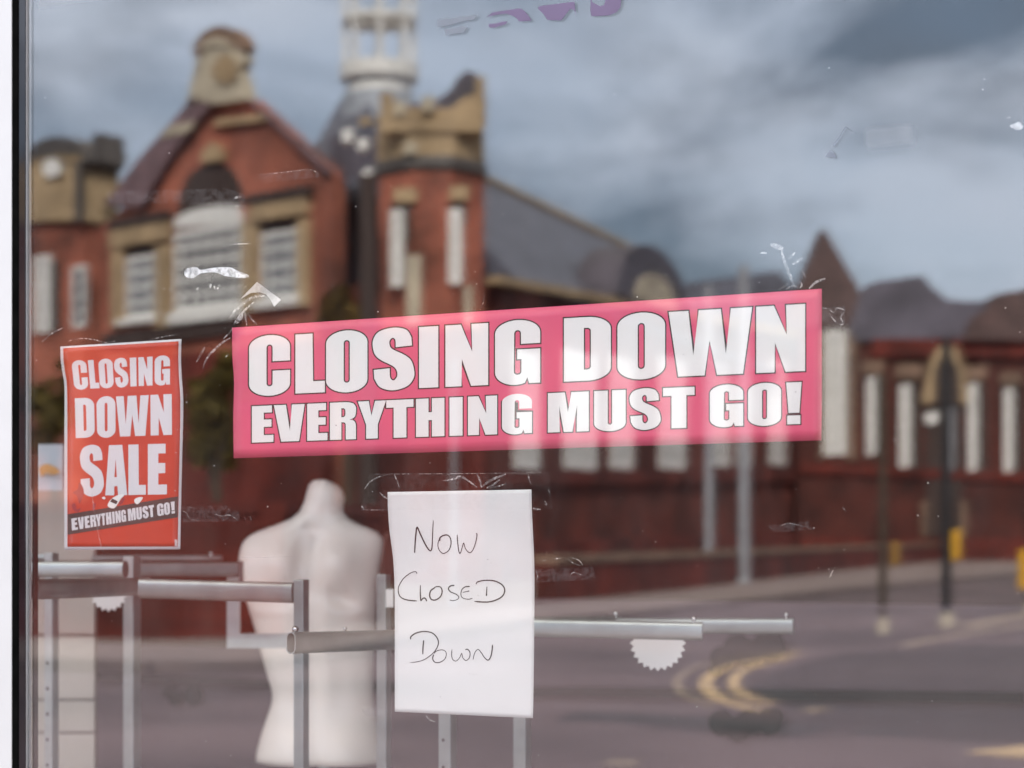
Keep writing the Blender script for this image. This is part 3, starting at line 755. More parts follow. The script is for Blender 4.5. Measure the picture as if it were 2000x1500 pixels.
def shop_pane(x0, x1, label, seam):
    """a pane in its white frame; the street side of the frame is the plane y = -0.006"""
    w = thing("shop_window", ((x0 + x1) / 2, 0, ZB), label, "window")
    mb = MB()
    mb.box(x0 - 0.05, x0, -0.006, 0.04, ZB - 0.05, ZT + 0.05); mb.box(x1, x1 + 0.05, -0.006, 0.04, ZB - 0.05, ZT + 0.05)
    mb.box(x0, x1, -0.0055, 0.04, ZB - 0.05, ZB + 0.02); mb.box(x0, x1, -0.0055, 0.04, ZT - 0.02, ZT + 0.05)
    bevel(mb.build("frame", M["upvc"], w), 0.0012)
    g = on_y(34.5, 700, -0.005).x - XA; bd = on_y(49.5, 700, -0.003).x - XA; sp_w = on_y(53, 700, -0.002).x - XA
    for s, xe in ((1, x0), (-1, x1)):
        a, b, c = sorted((xe + s * 0.0001, xe + s * g)), sorted((xe + s * g, xe + s * bd)), sorted((xe + s * bd, xe + s * sp_w))
        mb = MB(); mb.box(a[0], a[1], -0.005, 0.0, ZB + 0.02, ZT - 0.02); bevel(mb.build("gasket", M["gasket"], w), 0.001)
        mb = MB(); mb.box(b[0], b[1], -0.003, 0.0, ZB + 0.02, ZT - 0.02); bevel(mb.build("bead", M["bead"], w), 0.0006)
        mb = MB(); mb.box(c[0], c[1], -0.002, 0.0, ZB + 0.02, ZT - 0.02); bevel(mb.build("edge_seal", M["spacer"], w), 0.0006)
    a0, a1, zz0, zz1 = x0 + 0.001, x1 - 0.001, ZB + 0.021, ZT - 0.021
    yi = lambda x, z: 0.0062 - 0.0012 * (x - x0) - 0.0006 * (z - 1.9)      # real panes are never quite parallel
    fr = [(a0, 0.0005, zz0), (a1, 0.0005, zz0), (a1, 0.0005, zz1), (a0, 0.0005, zz1)]
    bk = [(p[0], yi(p[0], p[2]), p[2]) for p in fr]
    mb = MB(); mb.mesh(fr + bk, [[0, 1, 2, 3]], 0); mb.mesh(fr + bk, [[7, 6, 5, 4]], 1)
    mb.build("glass_pane", [M["glass"], M["glass_in"]], w, recalc=False)
    return w
XA = on_y(22, 700, -0.006).x
win = shop_pane(XA, XR, "wide shop window pane with the signs, mirroring brick buildings and cloudy sky", 0)
shop_pane(-3.62, XA - 0.101, "unseen neighbouring shop window pane beyond the white frame, added to let more daylight in", 0)  # unseen bay, added to brighten the shop interior
x4, x5 = on_y(63, 700, 0.05).x, on_y(66, 700, 0.05).x
mb = MB(); mb.box(x4, x5, 0.05, 0.06, ZB, ZT); mb.build("inner_edge", M["bead"], win)

# things inside
mb = MB()
a = [pix(26, y, 4.75) for y in (955, 1900)]; b = [pix(184, y, 4.75) for y in (955, 1900)]
sp = thing("slat_panel", (pix(105, 1500, 4.75).x, pix(105, 1500, 4.75).y, 0.06), "beige slatted display panel behind the leftmost clothes rails", "display panel")
fw = Vector((-SN, CS, 0))
ys = [955, 1098, 1241, 1367, 1431, 1560, 1690, 1880]
for i in range(len(ys) - 1):
    q = [pix(20, ys[i] + 3, 4.75), pix(184, ys[i] + 3, 4.75), pix(184, ys[i + 1] - 3, 4.75), pix(20, ys[i + 1] - 3, 4.75)]
    mb.prism(q, [p + fw * 0.02 for p in q])
mb.build("slat_face", M["slat"], sp)
mb = MB(); q = [pix(21, 957, 4.76), pix(183, 957, 4.76), pix(183, 1875, 4.76), pix(21, 1875, 4.76)]; mb.prism(q, [p + fw * 0.04 for p in q]); mb.build("backing", M["groove"], sp)
c0 = pix(98, 905, 4.6)
cd = thing("price_card", c0, "pale bluish card with an orange mark, leaning above the slatted panel", "card")
mb = MB(); q = [pix(66, 868, 4.6), pix(123, 868, 4.6), pix(123, 958, 4.62), pix(66, 958, 4.62)]; mb.prism(q, [p + fw * 0.004 for p in q]); mb.build("card_sheet", M["card"], cd)
mb = MB(); q = [pix(*p, 4.598) for p in smooth([(76, 914), (90, 906), (108, 912), (116, 922), (104, 928), (90, 924), (82, 932)], 3, True)]; mb.prism(q, [p + fw * 0.001 for p in q]); mb.build("orange_print", M["orange"], cd)

mb = MB(); q = [(on_y(x, y, 2.99)) for x, y in ((190, 1314), (1000, 1340), (2000, 1352), (2000, 1372), (1000, 1358), (190, 1330))]
mb.prism(q, [p + Vector((0, -0.03, 0)) for p in q])
tag(mb.build("wall_rail", M["darkrail"]), "dark horizontal rail along the back wall of the shop", "rail")
def wall_blobs(circs, label):
    mb = MB()
    for i, (x, y, r) in enumerate(circs):
        c = on_y(x, y, 2.975 - 0.004 * i); rad = r / F * 6.0
        ring = [c + Vector((rad * math.cos(k * math.pi / 12), 0, rad * math.sin(k * math.pi / 12))) for k in range(24)]
        mb.prism(ring, [p + Vector((0, 0.012, 0)) for p in ring])
    o = mb.build("wall_bracket", M["darkrail"]); tag(o, label, "bracket"); return o
wall_blobs([(1408, 1285, 22), (1438, 1266, 26), (1462, 1276, 26), (1500, 1258, 28), (1512, 1268, 20), (1396, 1310, 12)], "dark lobed bracket above the back wall rail, under the rail end right of the note")
wall_blobs([(1408, 1412, 24), (1440, 1424, 24), (1462, 1412, 24), (1500, 1410, 24), (1512, 1400, 16)], "dark lobed bracket below the back wall rail, behind the yellow lines")
wall_blobs([(374, 1358, 23), (325, 1350, 14), (340, 1364, 16)], "small dark round bracket on the wall left of the mannequin")

lt = on_y(1738, 275, 2.6)
mb = MB(); a = on_y(1692, 272, 2.9); b = on_y(1784, 272, 2.9)
mb.box(a.x, b.x, 2.88, 2.93, a.z - 0.026, a.z + 0.026)
q = mb.build("light_fitting", M["dim_white"]); bevel(q, 0.01); tag(q, "white rectangular fitting high on the shop wall, seen through the sky reflection", "light fitting")

# mannequin torso (seen from behind, headless and armless)
MZ = 4.6
prof = [(937, 618, 656, .018), (940, 608, 665, .032), (947, 602, 671, .042), (960, 598, 675, .046), (985, 594, 671, .046), (1000, 589, 667, .047), (1012, 574, 675, .048),
        (1022, 550, 694, .049), (1031, 521, 722, .050), (1039, 497, 744, .052), (1048, 481, 749, .055), (1064, 472, 749, .062), (1085, 467, 746, .072), (1115, 466, 741, .080),
        (1148, 473, 737, .086), (1180, 484, 735, .088), (1236, 500, 732, .086), (1290, 514, 730, .082), (1324, 523, 729, .079), (1350, 532, 728, .077), (1370, 532, 729, .078),
        (1395, 524, 733, .083), (1416, 516, 738, .089), (1450, 506, 747, .098), (1474, 500, 754, .102), (1486, 500, 755, .102)]
ma = thing("mannequin", (pix(630, 1486, MZ).x, pix(630, 1486, MZ).y, 0.06), "headless ivory mannequin torso seen from behind, standing among the clothes rails", "mannequin")
rings = []
NS = 56
def interp(y):
    for i in range(len(prof) - 1):
        if prof[i][0] <= y <= prof[i + 1][0]:
            t = (y - prof[i][0]) / (prof[i + 1][0] - prof[i][0]); t2 = t
            return [prof[i][k] + (prof[i + 1][k] - prof[i][k]) * t2 for k in range(1, 4)]
    return prof[-1][1:]
ylist = []
for i in range(len(prof) - 1):
    n = max(1, int((prof[i + 1][0] - prof[i][0]) / 8))
    ylist += [prof[i][0] + (prof[i + 1][0] - prof[i][0]) * k / n for k in range(n)]
ylist.append(prof[-1][0])
def gs(x, c, s): return math.exp(-((x - c) / s) ** 2)
sm = [interp(y) for y in ylist]
for _ in range(2):
    sm = [sm[0]] + [[(sm[i - 1][k] + 2 * sm[i][k] + sm[i + 1][k]) / 4 for k in range(3)] for i in range(1, len(sm) - 1)] + [sm[-1]]
for y, (xl, xr, dp) in zip(ylist, sm):
    cx_, hw = (xl + xr) / 2, (xr - xl) / 2
    ex = 2.0 if y < 1005 else (2.6 if y < 1200 else 2.2)
    r = []
    for k in range(NS):
        a = 2 * math.pi * k / NS
        ca, sa = math.cos(a), math.sin(a)
        x = cx_ + hw * math.copysign(abs(ca) ** (2 / ex), ca)
        d = dp * math.copysign(abs(sa) ** (2 / ex), sa)      # d < 0 is towards the window
        if sa < 0:
            spx = 609 + (y - 1050) * 0.02
            w_up = gs(y, 1105, 62); wb = gs(y, 1320, 110)
            d += 0.040 * gs(x, spx, 11) * (0.25 + w_up) * (1 if y > 1030 else 0.2)
            d -= 0.026 * (gs(x, spx - 58, 34) + gs(x, spx + 56, 34)) * gs(y, 1095, 42)
            d += 0.018 * (gs(x, spx - 46, 24) + gs(x, spx + 60, 30)) * gs(y - (abs(x - spx) - 40) * 0.35, 1160, 20)
            d -= 0.007 * (gs(x, spx - 30, 16) + gs(x, spx + 30, 16)) * wb
            d -= 0.022 * (gs(x, spx - 40, 44) + gs(x, spx + 66, 48)) * gs(y, 1470, 50)
            d += 0.010 * gs(x, spx + 12, 12) * gs(y, 1490, 50)
        p = pix(x, y, MZ) + fw * d
        if y < 1000: p.z -= 0.42 * max(0.0, x - 636) / F * MZ * (1000 - y) / 63.0
        r.append(p)
    rings.append(r)
mb = MB(); mb.loft(rings); body = mb.build("torso", M["manne"], ma, smooth=True)
mb = MB(); c = pix(749, 1078, MZ)
ring = []
for k in range(20):
    a = 2 * math.pi * k / 20
    ring.append(pix(750 + 10 * math.cos(a) - 3 * math.sin(a), 1086 + 47 * math.sin(a), MZ) + fw * 0.05 * (1 + math.cos(a)))
rt = Vector((CS, SN, 0))
mb.prism(ring, [p + rt * 0.012 for p in ring]); mb.build("arm_socket", M["socket"], ma)
mb = MB(); p = pix(632, 1486, MZ); mb.tube([(p.x, p.y, 0.07), (p.x, p.y, p.z + 0.02)], 0.014, 12); mb.build("stand_pole", M["steel"], ma)
mb = MB(); mb.tube([(p.x, p.y, 0.06), (p.x, p.y, 0.075)], [0.16, 0.155], 28); mb.build("stand_base", M["steel"], ma)

# clothes rails
def oval_rail(parent, a, b, h=0.032, w=0.016, open_end=False, name="rail"):
    """flat sided oval tube from a to b"""
    a, b = Vector(a), Vector(b)
    d = (b - a).normalized(); s = d.cross(Vector((0, 0, 1))).normalized(); t = s.cross(d).normalized()
    def ring(p, k=1.0):
        out = []
        r = w / 2 * k; hh = (h / 2 - w / 2)
        for i in range(9):
            g = math.pi * i / 8
            out.append(p + s * r * math.cos(g) + t * (hh + r * math.sin(g)))
        for i in range(9):
            g = math.pi + math.pi * i / 8
            out.append(p + s * r * math.cos(g) + t * (-hh + r * math.sin(g)))
        return out
    mb = MB()
    if open_end:
        mb.loft([ring(a + d * 0.10, 0.84), ring(a, 0.84), ring(a, 1.0), ring(b, 1.0)], 0, False)
        o = mb.build(name, M["steel"], parent, smooth=False)
        m2 = MB(); m2.poly(ring(a + d * 0.06, 0.83)); m2.build("tube_hollow", M["steel_dk"], o)
    else:
        mb.loft([ring(a), ring(b)]); o = mb.build(name, M["steel"], parent)
    for p in o.data.polygons: p.use_smooth = True
    md = o.modifiers.new("split", 'EDGE_SPLIT'); md.split_angle = math.radians(40)
    return o

def knob(parent, px, py, Z, r):
    c = pix(px, py, Z); R_ = r / F * Z
    mb = MB()
    rings = [[c + Vector((R_ * math.sin(g) * math.cos(k * math.pi / 8), R_ * math.sin(g) * math.sin(k * math.pi / 8), R_ * math.cos(g))) for k in range(16)] for g in [math.pi * (0.04 + 0.92 * i / 10) for i in range(11)]]
    mb.loft(rings)
    mb.tube([c - Vector((0, 0, R_ * 0.8)), c - Vector((0, 0, R_ * 1.9))], R_ * 0.45, 8)
    return mb.build("ball_stop", M["chrome"], parent, smooth=True)

def upright(parent, px0, px1, py_top, Z, holes=None):
    """square steel upright standing on the floor, square to the window"""
    s = (px1 - px0) / F * Z / CS
    tl = pix(px0, py_top, Z)
    mb = MB(); mb.box(tl.x, tl.x + s, tl.y, tl.y + s, 0.06, tl.z)
    o = bevel(mb.build("upright", M["steel"], parent), 0.0015)
    if holes:
        for py in holes:
            hb_ = MB(); c = pix((px0 + px1) / 2 + 0.5, py, Z); r = 3.6 / F * Z
            ring = [Vector((c.x + r * math.cos(k * math.pi / 6), tl.y - 0.0006, c.z + r * math.sin(k * math.pi / 6))) for k in range(12)]
            hb_.prism(ring, [p + Vector((0, 0.002, 0)) for p in ring])
            hb_.build("hole", M["steel_dk"], o)
    mb = MB(); mb.box(tl.x - 0.03, tl.x + s + 0.03, tl.y - 0.22, tl.y + s + 0.22, 0.061, 0.09); bevel(mb.build("foot", M["steel"], parent), 0.003)
    return o

GRP = "steel clothes racks in the window"
def rack(px, Z, label):
    b = pix(px, 1400, Z)
    return thing("clothes_rack", (b.x, b.y, 0.06), label, "clothes rack", GRP)

r1 = rack(95, 3.9, "steel clothes rack with a perforated upright and short rail, nearest the white frame")
upright(r1, 86, 104, 1080, 3.9, holes=[1295 + 49.7 * k for k in range(0, 8)] )
oval_rail(r1, pix(30, 1112, 3.72), pix(246, 1112, 3.68), h=0.030, w=0.016)
mb = MB(); q = [pix(243 + 4.5 * math.cos(k * math.pi / 8), 1112 + 16 * math.sin(k * math.pi / 8), 3.66) for k in range(16)]; mb.prism(q, [p + rt * 0.004 for p in q]); mb.build("end_cap", M["steel_dk"], r1)
oval_rail(r1, pix(30, 1088, 4.35), pix(108, 1088, 4.35), h=0.016, w=0.012, name="back_rail")

r2 = rack(250, 3.95, "steel clothes rack left of the mannequin with twin upper rails between two uprights")
upright(r2, 240, 262, 1087, 3.95)
oval_rail(r2, pix(262, 1113, 4.02), pix(468, 1112, 4.15), h=0.029, w=0.016)
mb = MB(); q = [pix(466, 1096, 4.13), pix(473, 1096, 4.13), pix(473, 1140, 4.13), pix(466, 1140, 4.13)]; mb.prism(q, [p + fw * 0.02 for p in q]); mb.build("end_plate", M["steel_dk"], r2)
oval_rail(r2, pix(180, 1090, 4.6), pix(432, 1090, 4.75), h=0.013, w=0.012, name="back_rail")
knob(r2, 412, 1082, 4.7, 4)
mb = MB()
for x0, x1, y0, y1 in ((443, 467, 1128, 1266), (467, 600, 1238, 1266)):
    q = [pix(x0, y0, 4.2), pix(x1, y0, 4.2), pix(x1, y1, 4.2), pix(x0, y1, 4.2)]
    mb.prism(q, [p + fw * 0.02 for p in q])
mb.build("drop_frame", M["steel"], r2)

r3 = rack(590, 3.3, "steel clothes rack with an arm reaching left across the mannequin, nearest its spine")
upright(r3, 573, 593, 1132, 3.3)
oval_rail(r3, pix(275, 1149, 3.42), pix(574, 1158, 3.31), h=0.034, w=0.018)
oval_rail(r3, pix(66, 1151, 3.16), pix(290, 1145, 3.75), h=0.033, w=0.018, open_end=True, name="front_arm")
knob(r3, 73, 1128, 3.18, 5)
upright(r3, 735, 754, 1122, 3.5)
mb = MB(); q = [pix(754, 1151, 3.48), pix(768, 1151, 3.48), pix(768, 1186, 3.48), pix(754, 1186, 3.48)]; mb.prism(q, [p + fw * 0.012 for p in q]); mb.build("bracket", M["disc"], r3)

r4 = rack(870, 3.3, "steel clothes rack behind the handwritten note, its open oval arm pointing at the mannequin")
upright(r4, 856, 880, 1240, 3.3, holes=[1445, 1498, 1551, 1604])
oval_rail(r4, pix(568, 1256, 2.93), pix(870, 1246, 3.32), h=0.0318, w=0.0165, open_end=True, name="front_arm")
knob(r4, 577, 1229, 2.94, 6.5)
knob(r4, 674, 1228, 3.1, 4)
oval_rail(r4, pix(868, 1222, 3.38), pix(1372, 1233, 3.3), h=0.031, w=0.017)
knob(r4, 1355, 1209, 3.3, 5)

r5 = rack(1015, 3.5, "steel clothes rack right of the note with the longest rail, ending in a ball stop")
upright(r5, 1002, 1026, 1215, 3.5)
oval_rail(r5, pix(1026, 1216, 3.56), pix(1210, 1214, 3.9), h=0.020, w=0.014, name="back_rail")
oval_rail(r5, pix(1205, 1222, 3.72), pix(1550, 1223, 3.6), h=0.029, w=0.016)
knob(r5, 1203, 1199, 3.72, 5); knob(r5, 1536, 1201, 3.6, 5)

def star_disc(px, py, Z, ro, ri, n, label, y_rot=0.0):
    mb = MB(); ring = []
    for k in range(2 * n):
        a = math.pi * k / n; r = ro if k % 2 == 0 else ri
        ring.append(pix(px + r * math.sin(a), max(py - r * math.cos(a), py - ro * 0.45), Z))
    mb.prism(ring, [p + fw * 0.0015 for p in ring])
    return tag(mb.build("price_disc", M["disc"]), label, "price card", "serrated price cards on the rails")
star_disc(1285, 1256, 3.42, 55, 48, 24, "white serrated price disc hanging under the rail right of the handwritten note")
star_disc(212, 1158, 3.85, 37, 31, 18, "white serrated price disc half hidden behind the rail under the red poster")

# ------------------------------------------------------------------ lettering
def sp_(*pts):          # smooth run marker
    return ('s', list(pts))
def ell(cx, cy, rx, ry, a0, a1, n=8):
    return [(cx + rx * math.cos(math.radians(a0 + (a1 - a0) * i / n)), cy + ry * math.sin(math.radians(a0 + (a1 - a0) * i / n))) for i in range(n + 1)]
def outer_O(ry=0.2):
    return ell(.5, 1 - ry, .5, ry, 0, 180, 16) + ell(.5, ry, .5, ry, 180, 360, 16)
HX0, HX1, HY0, HY1 = .425, .575, .155, .845
def hole_O():
    rx = (HX1 - HX0) / 2
    return ell(.5, HY1 - .05, rx, .05, 0, 180, 8) + ell(.5, HY0 + .05, rx, .05, 180, 360, 8)
def cr(pts, n=5): return smooth(pts, n)
S_OUT = ([(.94, .70)] + cr([(.925, .835), (.80, .955), (.5, 1.0), (.16, .95), (.02, .83), (.01, .70), (.07, .575), (.22, .485), (.48, .39), (.575, .315), (.588, .22), (.50, .156), (.42, .21), (.41, .355)], 5)
         + [(.03, .34)] + cr([(.045, .20), (.18, .06), (.48, 0.0), (.82, .055), (.98, .18), (.99, .31), (.92, .46), (.76, .555), (.47, .66), (.405, .735), (.412, .80), (.48, .838), (.545, .80), (.555, .685)], 5))
C_OUT = ([(1, .567)] + ell(.5, .8, .5, .2, 0, 180, 16) + ell(.5, .2, .5, .2, 180, 360, 16) + [(1, .41), (HX1, .41)]
         + ell(.5, HY0 + .05, (HX1 - HX0) / 2, .05, 360, 180, 8) + ell(.5, HY1 - .05, (HX1 - HX0) / 2, .05, 180, 0, 8) + [(HX1, .567)])
G_OUT = ([(1, .63)] + ell(.5, .8, .5, .2, 0, 180, 16) + ell(.44, .2, .44, .2, 180, 300, 11) + [(.715, .11), (.755, .02), (1, .02), (1, .545), (.49, .545), (.49, .395), (HX1 + .01, .395)]
         + ell(.5, HY0 + .05, (HX1 - HX0) / 2 + .01, .05, 360, 180, 8) + ell(.5, HY1 - .05, (HX1 - HX0) / 2, .05, 180, 0, 8) + [(HX1, .63)])
GLYPH = {
    'O': ([outer_O()], [hole_O()]),
    'C': ([C_OUT], []), 'S': ([S_OUT], []), 'G': ([G_OUT], []),
    'L': ([[(0, 0), (0, 1), (.58, 1), (.60, .195), (1, .195), (1, 0)]], []),
    'I': ([[(0, 0), (0, 1), (1, 1), (1, 0)]], []),
    'N': ([[(0, 0), (0, 1), (.36, 1), (.625, .555), (.61, 1), (1, 1), (1, 0), (.60, 0), (.385, .44), (.375, 0)]], []),
    'D': ([[(0, 0), (0, 1), (.5, 1)] + ell(.5, .80, .5, .2, 90, 0, 10) + ell(.5, .20, .5, .2, 0, -90, 10)],
          [[(.425, .175), (.425, .83), (.50, .83)] + ell(.50, .78, .075, .05, 90, 0, 5) + ell(.50, .225, .075, .05, 0, -90, 5)]),
    'W': ([[(0, 1), (.235, 1), (.295, .31), (.36, 1), (.625, 1), (.685, .31), (.745, 1), (1, 1), (.89, 0), (.58, 0), (.49, .53), (.43, 0), (.115, 0)]], []),
    'E': ([[(0, 0), (0, 1), (.93, 1), (.93, .81), (.55, .81), (.55, .62), (.91, .62), (.91, .42), (.55, .42), (.55, .195), (1, .195), (1, 0)]], []),
    'V': ([[(0, 1), (.39, 1), (.52, .29), (.585, 1), (1, 1), (.82, 0), (.235, 0)]], []),
    'R': ([[(0, 0), (0, 1), (.55, 1)] + cr([(.60, 1), (.86, .965), (.98, .86), (.985, .73), (.95, .61), (.85, .555), (.74, .535)], 4) + cr([(.76, .53), (.91, .49), (.975, .40), (.985, .28)], 4) + [(.985, 0), (.60, 0), (.60, .38)] + [(.585, .435), (.53, .462), (.43, .465), (.43, 0)]],
          [[(.43, .60), (.43, .84), (.50, .84)] + cr([(.52, .84), (.575, .80), (.585, .72), (.575, .64), (.52, .60)], 4)]),
    'Y': ([[(0, 1), (.385, 1), (.48, .61), (.61, 1), (1, 1), (.705, .37), (.705, 0), (.295, 0), (.295, .37)]], []),
    'T': ([[(0, 1), (1, 1), (1, .80), (.74, .80), (.74, 0), (.27, 0), (.27, .80), (0, .80)]], []),
    'H': ([[(0, 0), (0, 1), (.44, 1), (.44, .64), (.56, .64), (.56, 1), (1, 1), (1, 0), (.56, 0), (.56, .43), (.44, .43), (.44, 0)]], []),
    'M': ([[(0, 0), (0, 1), (.415, 1), (.49, .50), (.575, 1), (1, 1), (1, 0), (.705, 0), (.715, .66), (.60, 0), (.39, 0), (.28, .66), (.29, 0)]], []),
    'U': ([[(0, 1), (.43, 1), (.43, .21)] + ell(.5, .21, .07, .05, 180, 360, 8) + [(.57, 1), (1, 1)] + ell(.5, .2, .5, .2, 360, 180, 16)], []),
    'A': ([[(0, 0), (.165, 1), (.775, 1), (1, 0), (.585, 0), (.555, .18), (.41, .18), (.41, 0)]], [[(.415, .36), (.53, .36), (.475, .73)]]),
    '!': ([[(0, 1), (1, 1), (.86, .27), (.16, .27)], [(.07, 0), (.07, .21), (.92, .21), (.92, 0)]], []),
}
def area(p): return sum(p[i][0] * p[(i + 1) % len(p)][1] - p[(i + 1) % len(p)][0] * p[i][1] for i in range(len(p))) / 2
def dedupe(p):
    out = []
    for q in p:
        if not out or math.hypot(q[0] - out[-1][0], q[1] - out[-1][1]) > 0.05: out.append(q)
    if math.hypot(out[0][0] - out[-1][0], out[0][1] - out[-1][1]) <= 0.05: out.pop()
    return out
def grow(p, w):
    """offset a closed outline outwards by w (holes: give -w)"""
    p = dedupe(p)
    s = 1 if area(p) > 0 else -1
    n = len(p); out = []
    for i in range(n):
        a, b, c = p[i - 1], p[i], p[(i + 1) % n]
        d1 = Vector((b[0] - a[0], b[1] - a[1])).normalized(); d2 = Vector((c[0] - b[0], c[1] - b[1])).normalized()
        n1 = Vector((d1.y, -d1.x)) * s; n2 = Vector((d2.y, -d2.x)) * s
        m = n1 + n2
        l = m.length
        if l < 0.35: m = n1 * 1.6
        else: m = m / l * min(1.0 / max(l / 2, 0.3), 2.2)
        out.append((b[0] + m.x * w, b[1] + m.y * w))
    return out

def fill(mb, polys, to3, mi=0, maxe=14.0):
    """tessellate outline + holes given in pixels, cut long triangles, and lay them on the sheet"""
    pts = [q for p in polys for q in p]
    tris = tessellate_polygon([[Vector((q[0], q[1], 0)) for q in p] for p in polys])
    st = [tuple(pts[i] for i in t) for t in tris]
    while st:
        a, b, c = st.pop()
        e = [(math.dist(a, b), 0), (math.dist(b, c), 1), (math.dist(c, a), 2)]
        L, k = max(e)
        if L > maxe:
            if k == 1: a, b, c = b, c, a
            elif k == 2: a, b, c = c, a, b
            m_ = ((a[0] + b[0]) / 2, (a[1] + b[1]) / 2)
            st.append((a, m_, c)); st.append((m_, b, c))
        else:
            if (b[0] - a[0]) * (c[1] - a[1]) - (b[1] - a[1]) * (c[0] - a[0]) > 0: a, c = c, a
            mb.poly([to3(*a), to3(*b), to3(*c)], mi)

def text_row(glyphs, top, bot, to3_fn, name, m, parent, skew=None, line=None, d=0.0002):
    """glyphs: (char, x0, x1); top/bot: ((x,y),(x,y)) lines in pixels"""
    def ly(l, x): return l[0][1] + (l[1][1] - l[0][1]) * (x - l[0][0]) / (l[1][0] - l[0][0])
    mb, ml = MB(), MB()
    for ch, x0, x1 in glyphs:
        outs, holes = GLYPH[ch]
        def mp(p):
            gx, gy = p
            x = x0 + gx * (x1 - x0)
            yt, yb = ly(top, x), ly(bot, x)
            if ch in 'OCSGU':
                ov = 0.018 * (yb - yt)
                if ch != 'U': yt -= ov
                if ch != 'D': yb += ov
            sk = skew(x) if skew else 0.0
            return (x + sk * (0.5 - gy) , yb + (yt - yb) * gy)
        for k, o in enumerate(outs):
            hs = [[mp(p) for p in h] for h in holes] if k == 0 else []
            op = [mp(p) for p in o]
            fill(mb, [dedupe(op)] + [dedupe(h) for h in hs], lambda x, y: to3_fn(x, y, d))
            if line:
                fill(ml, [grow(op, line)] + [grow(h, -line) for h in hs], lambda x, y: to3_fn(x, y, d * 0.5))
    o = mb.build(name, M[m], parent, recalc=False)
    if line:
        ml.build("letter_outline", M["outline"], o, recalc=False)
    return o

def edge_x(edge, y):
    for i in range(len(edge) - 1):
        if edge[i][1] <= y <= edge[i + 1][1]:
            t = (y - edge[i][1]) / (edge[i + 1][1] - edge[i][1])
            return edge[i][0] + (edge[i + 1][0] - edge[i][0]) * t
    return edge[0][0] if y < edge[0][1] else edge[-1][0]

def sheet(left, right, to3_fn, name, m, parent, d=0.0, nx=24, ny=40, thick=0.00018):
    """paper sheet between a left and a right edge polyline (pixels, matching order top to bottom)"""
    L, R = smooth([tuple(map(float, p)) for p in left], 8), smooth([tuple(map(float, p)) for p in right], 8)
    def along(E, t):
        k = t * (len(E) - 1); i = min(int(k), len(E) - 2); f = k - i
        return (E[i][0] + (E[i + 1][0] - E[i][0]) * f, E[i][1] + (E[i + 1][1] - E[i][1]) * f)
    def by_y(E, t):          # even in height, so that both edges run in step
        y = E[0][1] + (E[-1][1] - E[0][1]) * t
        return (edge_x(E, y), y)
    vs, fs = [], []
    for dd in (d, d - thick):
        for j in range(ny + 1):
            a, b = by_y(L, j / ny), by_y(R, j / ny)
            for i in range(nx + 1):
                t = i / nx
                vs.append(to3_fn(a[0] + (b[0] - a[0]) * t, a[1] + (b[1] - a[1]) * t, dd))
    W = nx + 1; N = W * (ny + 1)
    for s in (0, 1):
        for j in range(ny):
            for i in range(nx):
                q = [s * N + j * W + i, s * N + j * W + i + 1, s * N + (j + 1) * W + i + 1, s * N + (j + 1) * W + i]
                fs.append(q if s else q[::-1])
    for j in range(ny):
        for i in (0, nx):
            fs.append([j * W + i, (j + 1) * W + i, N + (j + 1) * W + i, N + j * W + i])
    for i in range(nx):
        for j in (0, ny):
            fs.append([j * W + i, j * W + i + 1, N + j * W + i + 1, N + j * W + i])
    mb = MB(); mb.mesh(vs, fs)
    return mb.build(name, M[m], parent, smooth=True)

Y_IN = 0.0084            # sheets taped to the inner face of the pane
# --- the pink banner
def b3(x, y, d=0.0):
    wob = 0.0009 + 0.0007 * math.sin(x * 0.011 + 1.0) * math.sin((y - 560) * 0.012)
    return on_y(x, y, Y_IN + wob - d)
bo = on_y(1030, 880, Y_IN)
ban = thing("sale_banner", bo, "long pink closing down banner with outlined white letters, taped inside the glass", "banner")
sheet([(453.5, 640), (454, 700), (457, 740), (456.5, 780), (455.5, 820), (456.5, 895)], [(1605, 564), (1605, 700), (1605, 800), (1604, 860)], b3, "banner_sheet", "pink", ban, nx=60, ny=14)
t1 = ((577, 653.5), (1572, 593.5)); q1 = ((580, 768.5), (1573, 724.5))
row1 = [('C', 486.5, 566.5), ('L', 577, 634.5), ('O', 637, 717.5), ('S', 727.5, 809.5), ('I', 818.5, 856), ('N', 870, 953.5), ('G', 967, 1055),
        ('D', 1101.5, 1193), ('O', 1206, 1299), ('W', 1306, 1469), ('N', 1477, 1572.5)]
text_row(row1, t1, q1, b3, "headline_lettering", "lwhite", ban, line=2.6)
t2 = ((492, 793.5), (1565, 746)); q2 = ((494, 864.5), (1563, 828))
row2 = [('E', 492, 534), ('V', 535, 595), ('E', 600, 639.5), ('R', 644.5, 696), ('Y', 699, 754), ('T', 754.5, 807.5), ('H', 812.5, 868), ('I', 878, 903.5), ('N', 914, 971), ('G', 980.5, 1039),
        ('M', 1070, 1150), ('U', 1160.5, 1222), ('S', 1229.5, 1290.5), ('T', 1295, 1356.5), ('G', 1386.5, 1451.5), ('O', 1461, 1525.5), ('!', 1535.5, 1565.5)]
text_row(row2, t2, q2, b3, "second_lettering", "lwhite", ban, line=2.3)

